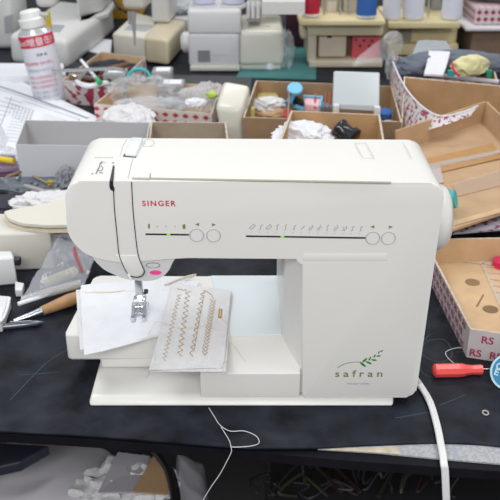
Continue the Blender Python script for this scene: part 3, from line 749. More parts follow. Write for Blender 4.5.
for k, x in enumerate((325,329,315)):
    bm = NB(); tube(bm, [P(x,108,.05), P(x+.6,92,.07)], .0022, 6); one('red_pencil', bm, mat('rust', (.35,.08,.05), .6), ['thin rust red pencil standing against the light grey case','second rust red pencil, between the first one and the grey case','rust red pencil standing behind the pink pad'][k], 'pencil', 'rust red pencils in the divided carton')
bm = NB(); lathe(bm, P(384,120,.045), (0,-.2,1), [(0,.012),(.002,.015),(.02,.015),(.022,.012)], 20); one('blue_spool', bm, BLUE, 'blue thread spool in the right end of the divided carton', 'spool')
bm = NB(); crumple(bm, P(389,124,.045), (.016,.012,.008), .2, 2, 41, 3); one('pink_tissue', bm, PINKL, 'pinch of pale pink tissue beside the blue spool', 'tissue')
# light grey case standing in the carton
lg = thing('plastic_case', 'light grey plastic case lid standing upright behind the machine', 'case', P(356,112,.06))
bm = NB(); F = [P(332,109,.095), P(380,112,.095), Vector(), Vector()]
A, B = P(332.5,109,.098), P(379.5,111,.098); Yb = A.y+.045
At, Bt = Q(334,71,Yb), Q(380,72.5,Yb)
off = Vector((0,.012,-.004))
hexa(bm, [A, B, B+off, A+off, At, Bt, Bt+off, At+off], .003); mk('lid_panel', bm, GREYL, lg)
bm = NB(); e = (At-A); hexa(bm, [A+e*.02+Vector((.012,-.003,0)), B+e*.02+Vector((-.012,-.003,0)), B+e*.02+Vector((-.012,.003,0)), A+e*.02+Vector((.012,.003,0)), A+e*.13+Vector((.012,-.003,0)), B+e*.13+Vector((-.012,-.003,0)), B+e*.13+Vector((-.012,.003,0)), A+e*.13+Vector((.012,.003,0))]); mk('dark_slot', bm, GREYP, lg)
for p in (A, B-Vector((.012,0,0))):
    bm = NB(); box(bm, p.x, p.x+.012, p.y-.014, p.y-.001, p.z-.012, p.z+.012, .002); mk('hinge_block', bm, OFFW, lg)
# nearer carton
r, top, bot, bi = tray('brown_carton', 'tan open carton with crumpled white cloth, standing right behind the machine', 'box',
    [(272,160),(388,162),(380,114.5),(291,110.5)], .14, 0, .0035, CARD, CARD, inset=.01)
bm = NB(); crumple(bm, P(302,139,.105), (.048,.040,.026), .28, 1.5, 21, 5); crumple(bm, P(314,143,.10), (.034,.032,.018), .28, 1.5, 24, 4)
one('white_rag', bm, CLOTHW, 'crumpled white rag filling the near tan carton', 'rag')
bm = NB(); c = P(294,126,.113); lathe(bm, Vector((c.x,c.y,.004)), (0,0,1), [(0,.013),(.10,.014),(.108,.012),(.112,.005)], 20); one('small_bottle', bm, BLUEL, 'light blue bottle top poking out of the white rag', 'bottle')
sp_ = thing('black_spool', 'shiny black spool lying in the near tan carton', 'spool', P(344,136,.09))
a, b = P(338,127,.125), P(348,135,.115); d = b-a
bm = NB(); lathe(bm, a, d, [(0,.016),(.002,.018),(.006,.018),(.010,.015),(.024,.015),(.028,.020),(.036,.020),(.038,.016)], 24); mk('spool_body', bm, mat('gloss_black', (.02,.02,.025), .15), sp_)
# grey-brown carton left of it
r, top, bot, bi = tray('brown_carton', 'greyish brown carton back flap showing just above the machine lid', 'box',
    [(146,160),(231,160),(226,122.5),(151,121.5)], .08, 0, .003, CARDG, CARDG, inset=.01)

# white plastic cover between cartons
wc_ = thing('plastic_cover', 'glossy ivory plastic cover standing on end between the brown cartons', 'cover', P(233,130,0))
bm = NB()
A = [P(214,106,.09), P(241,108,.09), P(251,84,.125), P(223,79,.125)]
bb = [P(222,150,.0), P(244,152,.0), P(252,128,.0), P(232,126,.0)]
hexa(bm, bb+A, .012, 5); mk('cover_shell', bm, IVORY, wc_)

# crumpled bag between cover and carton
bm = NB(); crumple(bm, P(238,136,.02), (.03,.03,.02), .35, 2, 51); one('clear_bag', bm, CLEAR2, 'crumpled clear bag between the ivory cover and the brown carton', 'bag')

# ---------------- LEFT REAR ----------------
r, top, bot, bi = tray('diamond_carton', 'carton with red diamond print along its front, holding plastic bags', 'box',
    [(94,104),(212,114),(221,84.5),(121,82.5)], .05, 0, .0035, CARDP, DIAM, inset=.01)
for k, (a, b, w_, hh, g) in enumerate(((117,92,.026,.045,GREYP),(163,86,.024,.035,GREYP),(172,97,.030,.030,mat('grey_block', (.42,.42,.42), .5)))):
    c = P(a, b, .03); bm = NB(); box(bm, c.x-w_, c.x+w_, c.y-.028, c.y+.028, .008, .035+hh, .003, seg=2)
    one('grey_carton', bm, mat('grey_block2', (.30,.30,.30), .5), ['grey block packed upright at the left of the diamond carton','small grey packet with a white top at the rear of the diamond carton','grey packet with pale top in the middle of the diamond carton'][k], 'packet', 'grey packets in the diamond carton')
    bm = NB(); box(bm, c.x-w_*.6, c.x+w_*.8, c.y-.022, c.y+.012, .0355+hh, .038+hh, .001, seg=1); one('packet_label', bm, PAPER, ['white slip on top of the left grey block','white slip on the rear grey packet','white slip on the middle grey packet'][k], 'slip')
bm = NB(); c = P(174,83,.06); box(bm, c.x-.012, c.x+.012, c.y-.006, c.y+.006, .05, .062, .001); one('red_packet', bm, REDP, 'tiny red packet at the rear of the diamond carton', 'packet')
for k, (a, b, sx, sy, sz) in enumerate(((142,92,.075,.05,.045),(196,100,.07,.045,.030),(208,94,.04,.04,.03),(150,105,.08,.03,.02))):
    bm = NB(); crumple(bm, P(a, b, .05), (sx*.9,sy*.9,sz*.8), .28, 1.6, 60+k, 5); one('clear_bag', bm, CLEAR2 if k != 0 else CLEAR, ['large clear bag over the grey blocks in the diamond carton','crumpled clear bag at the right end of the diamond carton','small clear bag beside the ivory cover','flat clear bag along the front of the diamond carton'][k], 'bag', 'clear bags in the diamond carton')
bm = NB(); crumple(bm, P(196,103,.055), (.022,.014,.010), .3, 2, 70, 4); one('white_tissue', bm, PAPER, 'white tissue in the right half of the diamond carton', 'tissue')
bm = NB(); crumple(bm, P(212,95,.075), (.012,.01,.008), .2, 2, 71, 3); one('lime_tag', bm, mat('lime', (.45,.6,.1), .5), 'small lime green tag in a clear bag', 'tag')
bm = NB()
c = P(139,77,.075)
tube(bm, [c+Vector((.022*math.cos(t)*1.1, .01*math.sin(t), .016*math.sin(t))) for t in [math.pi*(-.1+1.15*k/14) for k in range(15)]], .0038, 8); one('scissors', bm, TEAL, 'scissors whose curved teal grip sticks out above the clear bags', 'scissors')
bm = NB(); crumple(bm, P(129,117,.045), (.050,.05,.024), .20, 1.2, 81, 5); crumple(bm, P(141,128,.04), (.028,.05,.03), .22, 1.2, 83, 5)
one('white_cloth', bm, CLOTHW2, 'crumpled white cloth heaped left of the grey brown carton', 'cloth')
# tool carton
r, top, bot, bi = tray('tool_carton', 'tan carton with red and white print holding small tools', 'box',
    [(62,80),(113,87),(146,57.5),(101,51.5)], .055, 0, .0035, CARDP, diamond_mat('bold_print', (.60,.55,.53), (.36,.03,.07), .016, .57, 'n'), inset=.02)
bm = NB(); crumple(bm, P(104,70,.03), (.085,.06,.02), .3, 2, 200, 4); one('dark_rag', bm, DARK, 'dark rag under the tools in the tool carton', 'rag')
for k, (a, b, c, d, rr, m, lab, nm) in enumerate(((78,80,112,66,.006,BLACK,'black handled tool lying along the tool carton','black_tool'),(70,74,100,80,.004,STEEL,'steel tweezers near the left rim of the tool carton','steel_tweezers'),
      (92,80,130,68,.005,mat('dark_red', (.20,.02,.03), .4),'dark red pen at the back of the tool carton','dark_red_pen'),(100,72,128,64,.006,mat('brown_tool',(.18,.09,.05),.6),'brown handled tool in the tool carton','brown_tool'),
      (74,84,88,70,.004,STEEL,'short steel rod in the tool carton','steel_rod'),(108,82,122,70,.006,BLACK,'short black tool near the right of the tool carton','black_tool'))):
    bm = NB(); tube(bm, [P(a,b,.048+.003*k), P((a+c)/2,(b+d)/2,.052+.003*k), P(c,d,.05+.003*k)], [rr,rr*1.3,rr*.7], 8); one(nm, bm, m, lab, 'tool')
bm = NB(); tube(bm, spline([P(76,82,.06), P(88,86,.062), P(100,84,.062), P(112,82,.06)], 5), .006, 8); one('cream_tube', bm, PAPER, 'curved white tube lying along the front rim of the tool carton', 'tube')
gs = thing('green_tipped_tool', 'white stick with a green tip leaning out of the tool carton', 'stick', P(97,82,.04))
bm = NB(); tube(bm, [P(96,78,.075), P(81,60,.10)], .0035, 8); mk('stick', bm, PAPER, gs)
bm = NB(); tube(bm, [P(100,83,.068), P(96,78,.075)], [.007,.004], 8); mk('tip', bm, mat('green_tip', (.05,.50,.20), .5), gs)
bm = NB(); tube(bm, [P(52,71,.085), P(115,68.5,.10), P(124,70,.10)], .004, 10); one('steel_rod', bm, STEEL, 'long thin steel rod crossing the tool carton', 'rod')
bm = NB(); slab4(bm, [(108,77,.07),(121,77,.07),(120,70,.07),(112,69,.07)], .07, .055, .002); one('red_card', bm, mat('dark_red_card', (.35,.02,.05), .5), 'dark red card at the right side of the tool carton', 'card')
bm = NB(); lathe(bm, P(74,79,.045), (.2,.1,1), [(0,.012),(.01,.013),(.012,.010)], 16); one('metal_bobbin', bm, STEEL, 'shiny metal bobbin near the left rim of the tool carton', 'bobbin')

# spray can
cn = thing('spray_can', 'white spray can with a red band, leaning at the upper left', 'spray can', P(45,96,.0))
base = P(52,102,.0); tp = Q(29,9,base.y+.01); ax = (tp-base); H = ax.length; ax.normalize(); R = .0395
can = mat('can_white', (.70,.70,.76), .3)
bm = NB(); lathe(bm, base, ax, [(0,R*.94),(.004,R),(H*.74,R),(H*.76,R*.97)], 40); mk('can_body', bm, can, cn)
bm = NB(); lathe(bm, base, ax, [(H*.625,R*1.008),(H*.635,R*1.012),(H*.735,R*1.012),(H*.745,R*1.0)], 40); mk('red_band', bm, mat('can_red', (.62,.02,.05), .35), cn)
bm = NB(); lathe(bm, base, ax, [(H*.76,R*.98),(H*.79,R*.85),(H*.82,R*.66),(H*.83,R*.55)], 32); mk('can_shoulder', bm, mat('can_metal', (.7,.7,.7), .25, .8), cn)
bm = NB(); lathe(bm, base, ax, [(H*.82,R*.74),(H*.90,R*.78),(H*.91,R*.70),(H*.915,R*.64),(H*.975,R*.60),(H*.99,R*.50),(H*1.0,R*.1)], 32); nz = mk('spray_cap', bm, mat('cap_white', (.82,.82,.80), .35), cn)
bm = NB(); q = base+ax*(H*.955); tube(bm, [q, q+Vector((.020,-.004,.0)), q+Vector((.042,-.006,-.004))], [.007,.006,.005], 10); mk('nozzle_arm', bm, mat('nozzle_grey', (.45,.45,.45), .4), nz)
# printed words around the can
front = Vector((0,-1,0)); fr = (front-ax*front.dot(ax)).normalized(); rt = ax.cross(fr)*1.0
if rt.x < 0: rt = -rt
def can_text(s, hgt, size, m, name, th0=0, bold=.02, rr=1.012):
    t = bmesh.new(); text(t, s, (0,0,0), X1, Z1, size, 0, bold=bold)
    xs = [v.co.x for v in t.verts]; mid = (min(xs)+max(xs))/2
    for q in range(1, int((max(xs)-min(xs))/.004)+1):
        bmesh.ops.bisect_plane(t, geom=t.verts[:]+t.edges[:]+t.faces[:], plane_co=(min(xs)+q*.004,0,0), plane_no=(1,0,0))
    for v in t.verts:
        a = (v.co.x-mid)/R+th0
        v.co = base+ax*(hgt+v.co.z)+fr*math.cos(a)*R*rr+rt*math.sin(a)*R*rr
    return mk(name, t, m, cn, smooth=False)
can_text('50ml増量缶!', H*.650, .0200, PAPER, 'band_lettering', -.05, .0, 1.025)
can_text('洗浄 油', H*.535, .0075, INK, 'label_lettering', .35, .02)
can_text('● 強力噴射 汚れ落し', H*.445, .0085, mat('label_red', (.62,.12,.16), .5), 'label_lettering', -.05, .01)
can_text('金属部品の油汚れを', H*.375, .0075, mat('label_grey', (.35,.37,.45), .5), 'label_lettering', .05, .0)
for k in range(3): can_text('■■■■■■■■■'.replace('■', '使用上注意')[:9], H*(.30-.05*k), .0075, mat('label_red', (1,1,1)), 'label_lettering', .05, .0)
for k in range(2): can_text('火気と高温に注意', H*(.14-.05*k), .0075, mat('label_grey', (1,1,1)), 'label_lettering', .05, .0)

# white box behind the can
bm = NB(); slab4(bm, [(-30,77,.03),(66,74,.03),(63,63,.03),(-30,63,.03)], .03, .0, .002); one('white_box', bm, PAPER, 'flat white box behind the spray can', 'box')
# printed papers
def paper(name, cs, z, lab, grp, lines=(), seed=1, th=.0006):
    t = [P(a,b,z) for a,b in cs]; root = thing(name, lab, 'paper', sum(t, Vector())/4, grp)
    f = lambda u, v: bil(t, u, v)+Vector((0,0,wrink(bil(t,u,v), .0015, 5, seed, False)))
    bm = NB(); sheet(bm, f, 20, 20, th); mk('paper_sheet', bm, PAPER, root)
    bm = NB(); n = 0
    for (u0, v0, u1, v1, w) in lines:
        pts = [f(u0+(u1-u0)*k/10, v0+(v1-v0)*k/10)+Vector((0,0,.0005)) for k in range(11)]
        d = (pts[-1]-pts[0]).normalized(); s = Vector((-d.y,d.x,0))*w
        for a, b in zip(pts, pts[1:]): bm.faces.new([bm.verts.new(x) for x in (a+s,a-s,b-s,b+s)])
        n += 1
    if n:
        bmesh.ops.remove_doubles(bm, verts=bm.verts[:], dist=1e-7)
        o = mk('printed_lines', bm, mat('print_grey', (.30,.31,.35), .8), root, smooth=False); o['kind'] = 'stuff'
    return root
# stack of sheets: long edge from (0,68) to (100,117)
paper('printed_sheet', [(-70,200),(60,175),(104,120),(-20,62)], .012, 'white sheet at the bottom of the papers left of the grey box', 'white papers at the left')
L = []
L.append((.06,.90,.94,.93,.0035))
L.append((.08,.87,.70,.895,.001))
for k in range(8): L.append((.30+.03*k,.66-.01*k,.30+.03*k,.78,.0006))
for k in range(9): L.append((.08+.02*k,.45+.045*k,.24+.02*k,.455+.045*k,.0012))
for k in range(12): L.append((.36,.40+.033*k,.52,.405+.033*k,.0008))
for k in range(12): L.append((.60,.40+.033*k,.80,.405+.033*k,.0006))
L.append((.88,.40,.88,.86,.0008)); L.append((.40,.84,.88,.86,.0008)); L.append((.30,.30,.30,.84,.0008))
paper('printed_sheet', [(-75,205),(78,168),(97,118),(-12,72)], .016, 'white printed form with ruled lines, top sheet left of the grey box', 'white papers at the left', L, 2)
# grey open box
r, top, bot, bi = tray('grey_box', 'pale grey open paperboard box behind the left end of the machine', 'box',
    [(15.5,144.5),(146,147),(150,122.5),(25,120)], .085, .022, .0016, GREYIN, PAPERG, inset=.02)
# ---------------- LEFT CLUTTER ----------------
bm = NB(); lathe(bm, P(-12,138,.03), (1,.15,.25), [(-.04,.028),(.028,.028),(.030,.026)], 28); one('paper_roll', bm, PAPER, 'white paper roll cut by the left edge above the yellow marker', 'roll')
bm = NB(); crumple(bm, P(4,157,.030), (.045,.03,.016), .3, 2, 91); one('clear_bag', bm, CLEAR2, 'crumpled clear bag above the yellow marker', 'bag')
mk_ = thing('marker_pen', 'yellow marker pen at the left edge beside the grey box', 'pen', P(5,163,.03))
bm = NB(); tube(bm, [P(-10,158,.045), P(14,161,.045)], .0058, 10); mk('pen_barrel', bm, YEL, mk_)
bm = NB(); tube(bm, [P(-16,157.2,.045), P(-2,159,.045)], .0062, 10); mk('pen_cap', bm, BLACK, mk_)
for k, (y, m, lab) in enumerate(((167,mat('mauve', (.25,.16,.24), .6),'mauve notebook on top of the small stack at the left edge'),(172,mat('plum_book',(.10,.04,.09),.6),'dark plum notebook in the middle of the stack at the left edge'),(176,mat('grey_book',(.30,.28,.32),.6),'grey notebook at the bottom of the stack at the left edge'))):
    bm = NB(); slab4(bm, [(-40,y+4,.036-.010*k),(18,y,.036-.010*k),(14,y-13,.036-.010*k),(-40,y-13,.036-.010*k)], .036-.010*k, .0275-.010*k, .001); one('notebook', bm, m, lab, 'notebook', 'notebooks at the left edge')
bm = NB(); c0 = P(36,183,.012)
slab4(bm, [(12,190,.024),(57,188,.026),(58,173,.024),(18,174,.022)], .024, .002, .008, -.03); pz = one('dark_pouch', bm, SLATE, 'dark slate pouch with a tan zip in front of the grey box', 'pouch')
bm = NB(); tube(bm, [P(33,176,.028), P(47,183,.029), P(50,186,.028)], .0022, 6); mk('zip', bm, mat('tan_zip', (.35,.28,.16), .6), pz)
bm = NB(); box(bm, *sum(((c-.006, c+.006) for c in P(51,184,.028)), ())); mk('zip_pull', bm, mat('tan_zip2', (.42,.28,.06), .6), pz)
bm = NB(); tube(bm, spline([P(-5,181,.026), P(12,184,.030), P(28,187,.034), P(42,191,.034), P(52,192,.030), P(62,189,.026)], 6), .0045, 8); one('grey_strap', bm, mat('taupe_strap', (.36,.33,.32), .8), 'taupe strap lying across the dark pouch', 'strap')
bm = NB(); crumple(bm, P(6,192,.020), (.06,.035,.02), .3, 1.8, 101); one('dark_grey_bag', bm, mat('smoky_plastic', (.12,.14,.17), .3, alpha=.9), 'smoky grey bag at the left edge below the notebooks', 'bag')
bm = NB(); crumple(bm, P(18,206,.012), (.12,.045,.018), .2, 1.6, 103); one('black_cloth', bm, DARK, 'black cloth under the cream felt at the left', 'cloth')
bm = NB(); crumple(bm, P(66,182,.03), (.018,.03,.024), .35, 2, 105); one('grey_netting', bm, mat('netting', (.22,.23,.26), .7), 'wad of grey netting between pouch and machine', 'netting')
bm = NB(); crumple(bm, P(52,203,.030), (.062,.035,.014), .3, 2, 107, 5); one('white_tissue', bm, CLOTHW2, 'crumpled white tissue behind the cream felt', 'tissue')
bm = NB(); slab4(bm, [(24,170,.034),(0,180,.034),(8,174,.034),(26,168,.034)], .034, .03, .001); one('brown_scrap', bm, mat('brown_scrap', (.22,.15,.09), .8), 'small brown scrap left of the dark pouch', 'scrap')
# white plastic box + felt on it
wb = thing('plastic_case', 'large ivory plastic case under the cream felt at the left edge', 'case', P(28,280,0))
bm = NB(); slab4(bm, [(-60,236,.062),(50,232,.062),(57,213,.062),(-60,213,.062)], .062, .0, .004, -.01); mk('case_body', bm, mat('case_ivory', (.66,.64,.58), .35), wb)
fe = thing('folded_felt', 'thick folded cream felt lying on the ivory case', 'felt', P(40,220,.062))
def felt(name, z0, z1, grow, m, front=0):
    bm = NB(); o = [(3,214),(8,221.5),(22,226.5),(45,228.5),(75,228),(110,226),(120,196),(75,199),(42,207),(16,211.5)]
    cx, cy = 65, 210; pts = []
    for a, b in o:
        p = P(cx+(a-cx)*grow, cy+(b-cy)*grow, .070); pts.append((p.x, p.y+front))
    prism(bm, rnd(pts, .006, 3), z0, z1, .0016, 'xy'); return mk(name, bm, m, fe)
felt('lower_fold', .0625, .0675, 1.0, CREAMC); felt('middle_fold', .0675, .0705, .90, mat('brown_fold', (.35,.20,.11), .9), .004); felt('upper_fold', .0705, .0750, .99, mat('pale_felt', (.68,.66,.58), .95, bump=.3))
# white drawer at left edge
wd = thing('accessory_tray', 'white plastic accessory tray cut off by the left edge', 'tray', P(0,320,0))
bm = NB()
slab4(bm, [(-60,264,.045),(14,257.5,.045),(11.5,250.5,.045),(-60,251,.045)], .045, .001, .003); mk('tray_top', bm, mat('tray_white', (.72,.73,.74), .3), wd)
bm = NB(); slab4(bm, [(-60,325,.020),(1,320,.020),(10,296,.020),(-60,290,.020)], .020, .001, .002); mk('tray_base', bm, MATS['tray_white'], wd)
bm = NB(); slab4(bm, [(15,290,.012),(22,290,.012),(24,283,.012),(15,281,.012)], .012, .001, .001); mk('tray_lip', bm, MATS['tray_white'], wd)
bm = NB(); tube(bm, spline([P(-4,323,.022), P(2,320,.022), P(7,309,.022), P(9.5,298,.022)], 6), .002, 8); mk('tray_rim', bm, PAPER, wd)
bm = NB(); box(bm, *sum(((c-.0055, c+.0055) for c in P(17,261,.036)), ()), bev=.002); mk('dark_latch', bm, BLACK, wd)
# pens and brush
br = thing('marking_brush', 'brown wooden handled brush with a steel ferrule on the mat', 'brush', P(55,310,0))
bm = NB(); tube(bm, [P(80,296,.009), P(70,300,.010), P(42,311,.008)], [.008,.0095,.0065], 12); mk('wooden_handle', bm, WOOD, br)
bm = NB(); tube(bm, [P(42,311,.008), P(28,316.5,.006), P(14,321,.004)], [.006,.0045,.003], 12); mk('ferrule', bm, STEEL, br)
pn = thing('steel_pen', 'slim dark steel pen lying nearest the camera at the left', 'pen', P(22,325,0))
bm = NB(); tube(bm, [P(-20,329,.005), P(20,325,.005), P(37,323,.0045), P(44,322.3,.003)], [.0045,.0045,.004,.0008], 10); mk('pen_barrel', bm, mat('gunmetal', (.22,.24,.28), .3, .8), pn)
bm = NB(); tube(bm, [P(10,322,.012), P(32,321,.012)], .0012, 6); mk('pen_clip', bm, STEEL, pn)
zb = [(20,304,.014),(84,286,.018),(98,252,.040),(58,240,.048)]
zc = [P(*z) for z in zb]
def bagf(u, v):
    p = bil(zc, u, v); s = math.sin(math.pi*u)*math.sin(math.pi*v)
    return p+Vector((0,0,.012*s+wrink(p,.007,26,7)))
bm = NB(); sheet(bm, bagf, 44, 36, .002); zbg = one('zip_bag', bm, mat('bag_film', (.50,.51,.56), .07, alpha=.36, bump=.9, bump_scale=70), 'clear zip bag with a red closing strip, full of small tools', 'bag')
for off in (0, .006):
    bm = NB(); tube(bm, [bagf(.50+.05*k, .86-.07*k+off*3)+Vector((0,0,.0015)) for k in range(9)], .0011, 5); mk('red_strip', bm, mat('red_strip', (.50,.05,.06), .5), zbg)
bm = NB(); tube(bm, [P(44,284,.015), P(60,277,.02), P(76,271,.022)], .0075, 10); one('yellow_tube', bm, LEMON, 'pale yellow tube inside the clear zip bag', 'tube')
bm = NB(); tube(bm, [P(22,300,.012), P(50,292,.014), P(80,284,.016)], [.005,.0065,.0065], 10); one('cream_stick', bm, mat('cream_stick', (.72,.68,.56), .5), 'long cream stick inside the clear zip bag', 'stick')
bm = NB(); tube(bm, [P(18,304,.016), P(40,297,.016), P(52,292,.016)], .003, 8); one('clear_rod', bm, PAPER, 'thin white rod under the clear zip bag', 'rod')
bm = NB(); crumple(bm, P(70,245,.035), (.03,.02,.02), .35, 2, 111); one('grey_netting', bm, CLEAR2, 'grey netting wad behind the zip bag', 'netting')

# ---------------- REAR MACHINES ----------------
def text_px(bm, s, px, py, Y, size, **k): text(bm, s, Q(px,py,Y), X1, Z1, size, 0, **k)
# far left machine
fm = thing('sewing_machine', 'sewing machine mostly cut off at the top left corner', 'sewing machine', P(-5,52,0))
bm = NB(); A = P(16,50,0); box(bm, A.x-.35, A.x, A.y, A.y+.2, 0, .34, .02); mk('machine_body', bm, OFFW, fm)
bm = NB(); hexa(bm, [Q(a,b,A.y-Y) for Y in (.001,-.01) for a,b in ((5,34),(14,30),(13,14),(4,17))]); mk('grey_plate', bm, GREYP, fm)
# white machine with dark needle plate
wm = thing('sewing_machine', 'glossy white sewing machine behind the spray can', 'sewing machine', P(60,60,0))
bm = NB(); slab4(bm, [(8,34,.08),(67,40,.08),(113,6,.08),(58,0,.08)], .08, .0, .018, -.02, 5); mk('machine_bed', bm, OFFW, wm)
bm = NB(); slab4(bm, [(45,31,.0815),(60,32,.0815),(65,25,.0815),(51,24,.0815)], .0815, .07, .002); mk('needle_plate', bm, GREYP, wm)
bm = NB(); slab4(bm, [(80,21,.08),(108,14,.08),(116,2,.08),(90,-4,.08)], .08, .07, .0)
c = [P(78,20,.08), P(104,12,.08), P(116,-2,.08), P(90,-6,.08)]; hexa(bm, c+[p+Vector((0,0,.3)) for p in c], .015); mk('machine_column', bm, OFFW, wm)
bm = NB(); c = [P(36,8,.20), P(56,8,.20), P(66,-4,.20), P(46,-6,.20)]; hexa(bm, c+[p+Vector((0,0,.14)) for p in c], .012); mk('machine_head', bm, OFFW, wm)
bm = NB(); c = P(47,12,.19); tube(bm, [c, c+Vector((0,0,-.04))], .008, 8); mk('yellow_needle_clamp', bm, YEL, wm)
# cream machine
cm = thing('sewing_machine', 'white and yellowed cream sewing machine behind the tool carton', 'sewing machine', P(150,55,0))
bm = NB()
FLc, MLc, FRc, BRc, BLc = (112,33), (143,37), (165,39), (186,22), (140,14)
slab4(bm, [(112,33,.075),(144.5,37,.075),(160,18,.075),(135,12,.075)], .075, .005, .008, 0); mk('machine_bed', bm, mat('warm_white', (.66,.64,.56), .35), cm)
bm = NB(); slab4(bm, [(144.5,37,.075),(168,40,.075),(186,21,.075),(160,16,.075)], .075, .005, .010, 0); mk('yellowed_panel', bm, mat('aged_cream', (.70,.62,.44), .35), cm)
bm = NB(); slab4(bm, [(124,29.5,.0765),(146,31,.0765),(153,25,.0765),(131,23.5,.0765)], .0765, .07, .001); mk('needle_plate', bm, GREYP, cm)
bm = NB(); c = [P(152,23,.075), P(170,24,.075), P(184,6,.075), P(160,4,.075)]; hexa(bm, c+[p+Vector((0,0,.3)) for p in c], .012); mk('machine_column', bm, OFFW, cm)
bm = NB(); c = [P(122,10,.17), P(145,11,.17), P(155,2,.17), P(132,0,.17)]; hexa(bm, c+[p+Vector((0,0,.16)) for p in c], .014); mk('machine_head', bm, mat('warm_white', (1,1,1)), cm)
bm = NB(); c = P(133,12,.165); tube(bm, [c, c+Vector((0,0,-.03)), c+Vector((0,0,-.085))], [.009,.005,.002], 8); tube(bm, [c+Vector((-.010,0,0)), c+Vector((-.010,0,-.03))], .004, 6); mk('presser_foot', bm, GREYP, cm)
bm = NB(); c = P(133,12,.17); tube(bm, spline([P(114,0,.22), P(118,8,.17), P(126,12,.165)], 5), .004, 6); mk('black_thread_guide', bm, BLACK, cm)
# orange panel behind
bm = NB(); A = P(98,36,0); a = Q(106,30,2.1); b = Q(139,-10,2.1); box(bm, a.x, b.x, 2.1, 2.3, .001, b.z, .003); one('orange_crate', bm, mat('orange', (.75,.40,.03), .5), 'orange yellow crate between the two left rear machines', 'crate')
bm = NB(); slab4(bm, [(84,50,.004),(110,56,.004),(112,40,.004),(100,38,.004)], .004, .001, 0); one('white_paper', bm, PAPER, 'white paper on the mat left of the cream machine', 'paper')
# partially seen machine between
bm = NB(); slab4(bm, [(166,17,.07),(200,19,.07),(206,4,.07),(172,2,.07)], .07, .02, .01); one('white_machine_bed', bm, OFFW, 'white machine bed glimpsed between the cream machine and the overlocker', 'machine bed')
bm = NB(); crumple(bm, P(180,6,.09), (.06,.05,.02), .2, 1.5, 121, 4); one('grey_cloth', bm, mat('mist_cloth', (.55,.58,.62), .8), 'pale grey cloth on the machine bed between the rear machines', 'cloth')
# white overlocker
ov = thing('overlocker', 'white overlocker with a square grey badge, rear centre', 'overlocker', P(238,70,0))
Y0 = P(238,71,0).y
def ob(x0, y0, x1, y1, d0, d1, bev, m, name, par=None, Y=None):
    Y = Y0 if Y is None else Y
    a, b = Q(x0,y1,Y+d0), Q(x1,y0,Y+d0); bm = NB(); box(bm, a.x, b.x, Y+d0, Y+d1, a.z, b.z, bev); return mk(name, bm, m, par or ov)
ob(190,66,240,71.5, -.01,.2,.004,mat('rim_ivory',(.62,.62,.55),.4),'base_rim')
ob(189,34,239.5,66, 0,.2,.006,mat('cool_shell',(.62,.63,.66),.35),'front_cover')
ob(188,10,241,34.5, .0,.2,.008,mat('cool_shell2',(.70,.71,.71),.35),'upper_cover')
ob(239,31,284,66, .005,.22,.012,IVORY,'cloth_plate')
ob(240,63,281,70.5, .012,.2,.003,mat('rim_ivory',(1,1,1)),'base_rim')
b_ = ob(198,50.5,210,62, -.0015,.01,0,mat('badge_grey',(.22,.21,.24),.5),'badge')
bm = NB(); text_px(bm, 'BABY LOCK'[:0]+'— — —', 211.5,56.5,Y0-.001,.012); text_px(bm, '- - - - -', 211.5,60.5,Y0-.001,.009); mk('badge_lettering', bm, mat('badge_grey',(1,1,1)), ov, smooth=False)
bm = NB(); c = Q(184,42,Y0+.05); lathe(bm, c, (1,0,0), [(-.008,.018),(0,.028),(.02,.028)], 24); mk('hand_wheel', bm, OFFW, ov)
bm = NB(); c = Q(270,71,Y0+.02); lathe(bm, Vector((c.x,c.y,.0)), (0,0,1), [(0,.014),(.02,.014)], 16); mk('rubber_foot', bm, PAPER, ov)
bm = NB(); c = Q(270,28,Y0+.1); c = P(268,26,Q(262,31,Y0).z+.001); lathe(bm, c, (0,0,1), [(0,.003),(.001,.003)], 10); mk('plate_screw', bm, GREYP, ov)
Ytop = Q(240,34,Y0).z
topz = Q(240,10,Y0).z
bm = NB(); box(bm, Q(247,0,Y0+.05).x, Q(262,0,Y0+.05).x, Y0+.06, Y0+.16, Q(250,22,Y0+.06).z, Q(250,6,Y0+.06).z, .003); mk('foot_mechanism', bm, GREYP, ov)
bm = NB(); 
for x in (248,253,258): tube(bm, [Q(x,18,Y0+.055), Q(x,2,Y0+.055)], .005, 8)
mk('thread_levers', bm, mat('lever_white',(.8,.8,.8),.3), ov)
ob(262,-10,286,10,.12,.2,.004,mat('lime_shell',(.62,.66,.36),.5),'side_cover')
for k, x in enumerate((204,233)):
    c = Q(x, 7, Y0+.05); bm = NB(); lathe(bm, Vector((c.x,c.y,topz-.002)), (0,0,1), [(0,.034),(.008,.034),(.012,.02)], 24); bs = mk('spool_stand', bm, OFFW, ov)
    sp2 = thing('thread_cone', ['pale lilac thread cone on the left of the white overlocker','pale lilac thread cone on the right of the white overlocker'][k], 'thread cone', Vector((c.x,c.y,topz+.010)), 'thread cones on the white overlocker')
    bm = NB(); lathe(bm, Vector((c.x,c.y,topz+.0105)), (0,0,1), [(0,.030),(.01,.031),(.12,.020),(.13,.012)], 24); mk('wound_thread', bm, PURW, sp2)
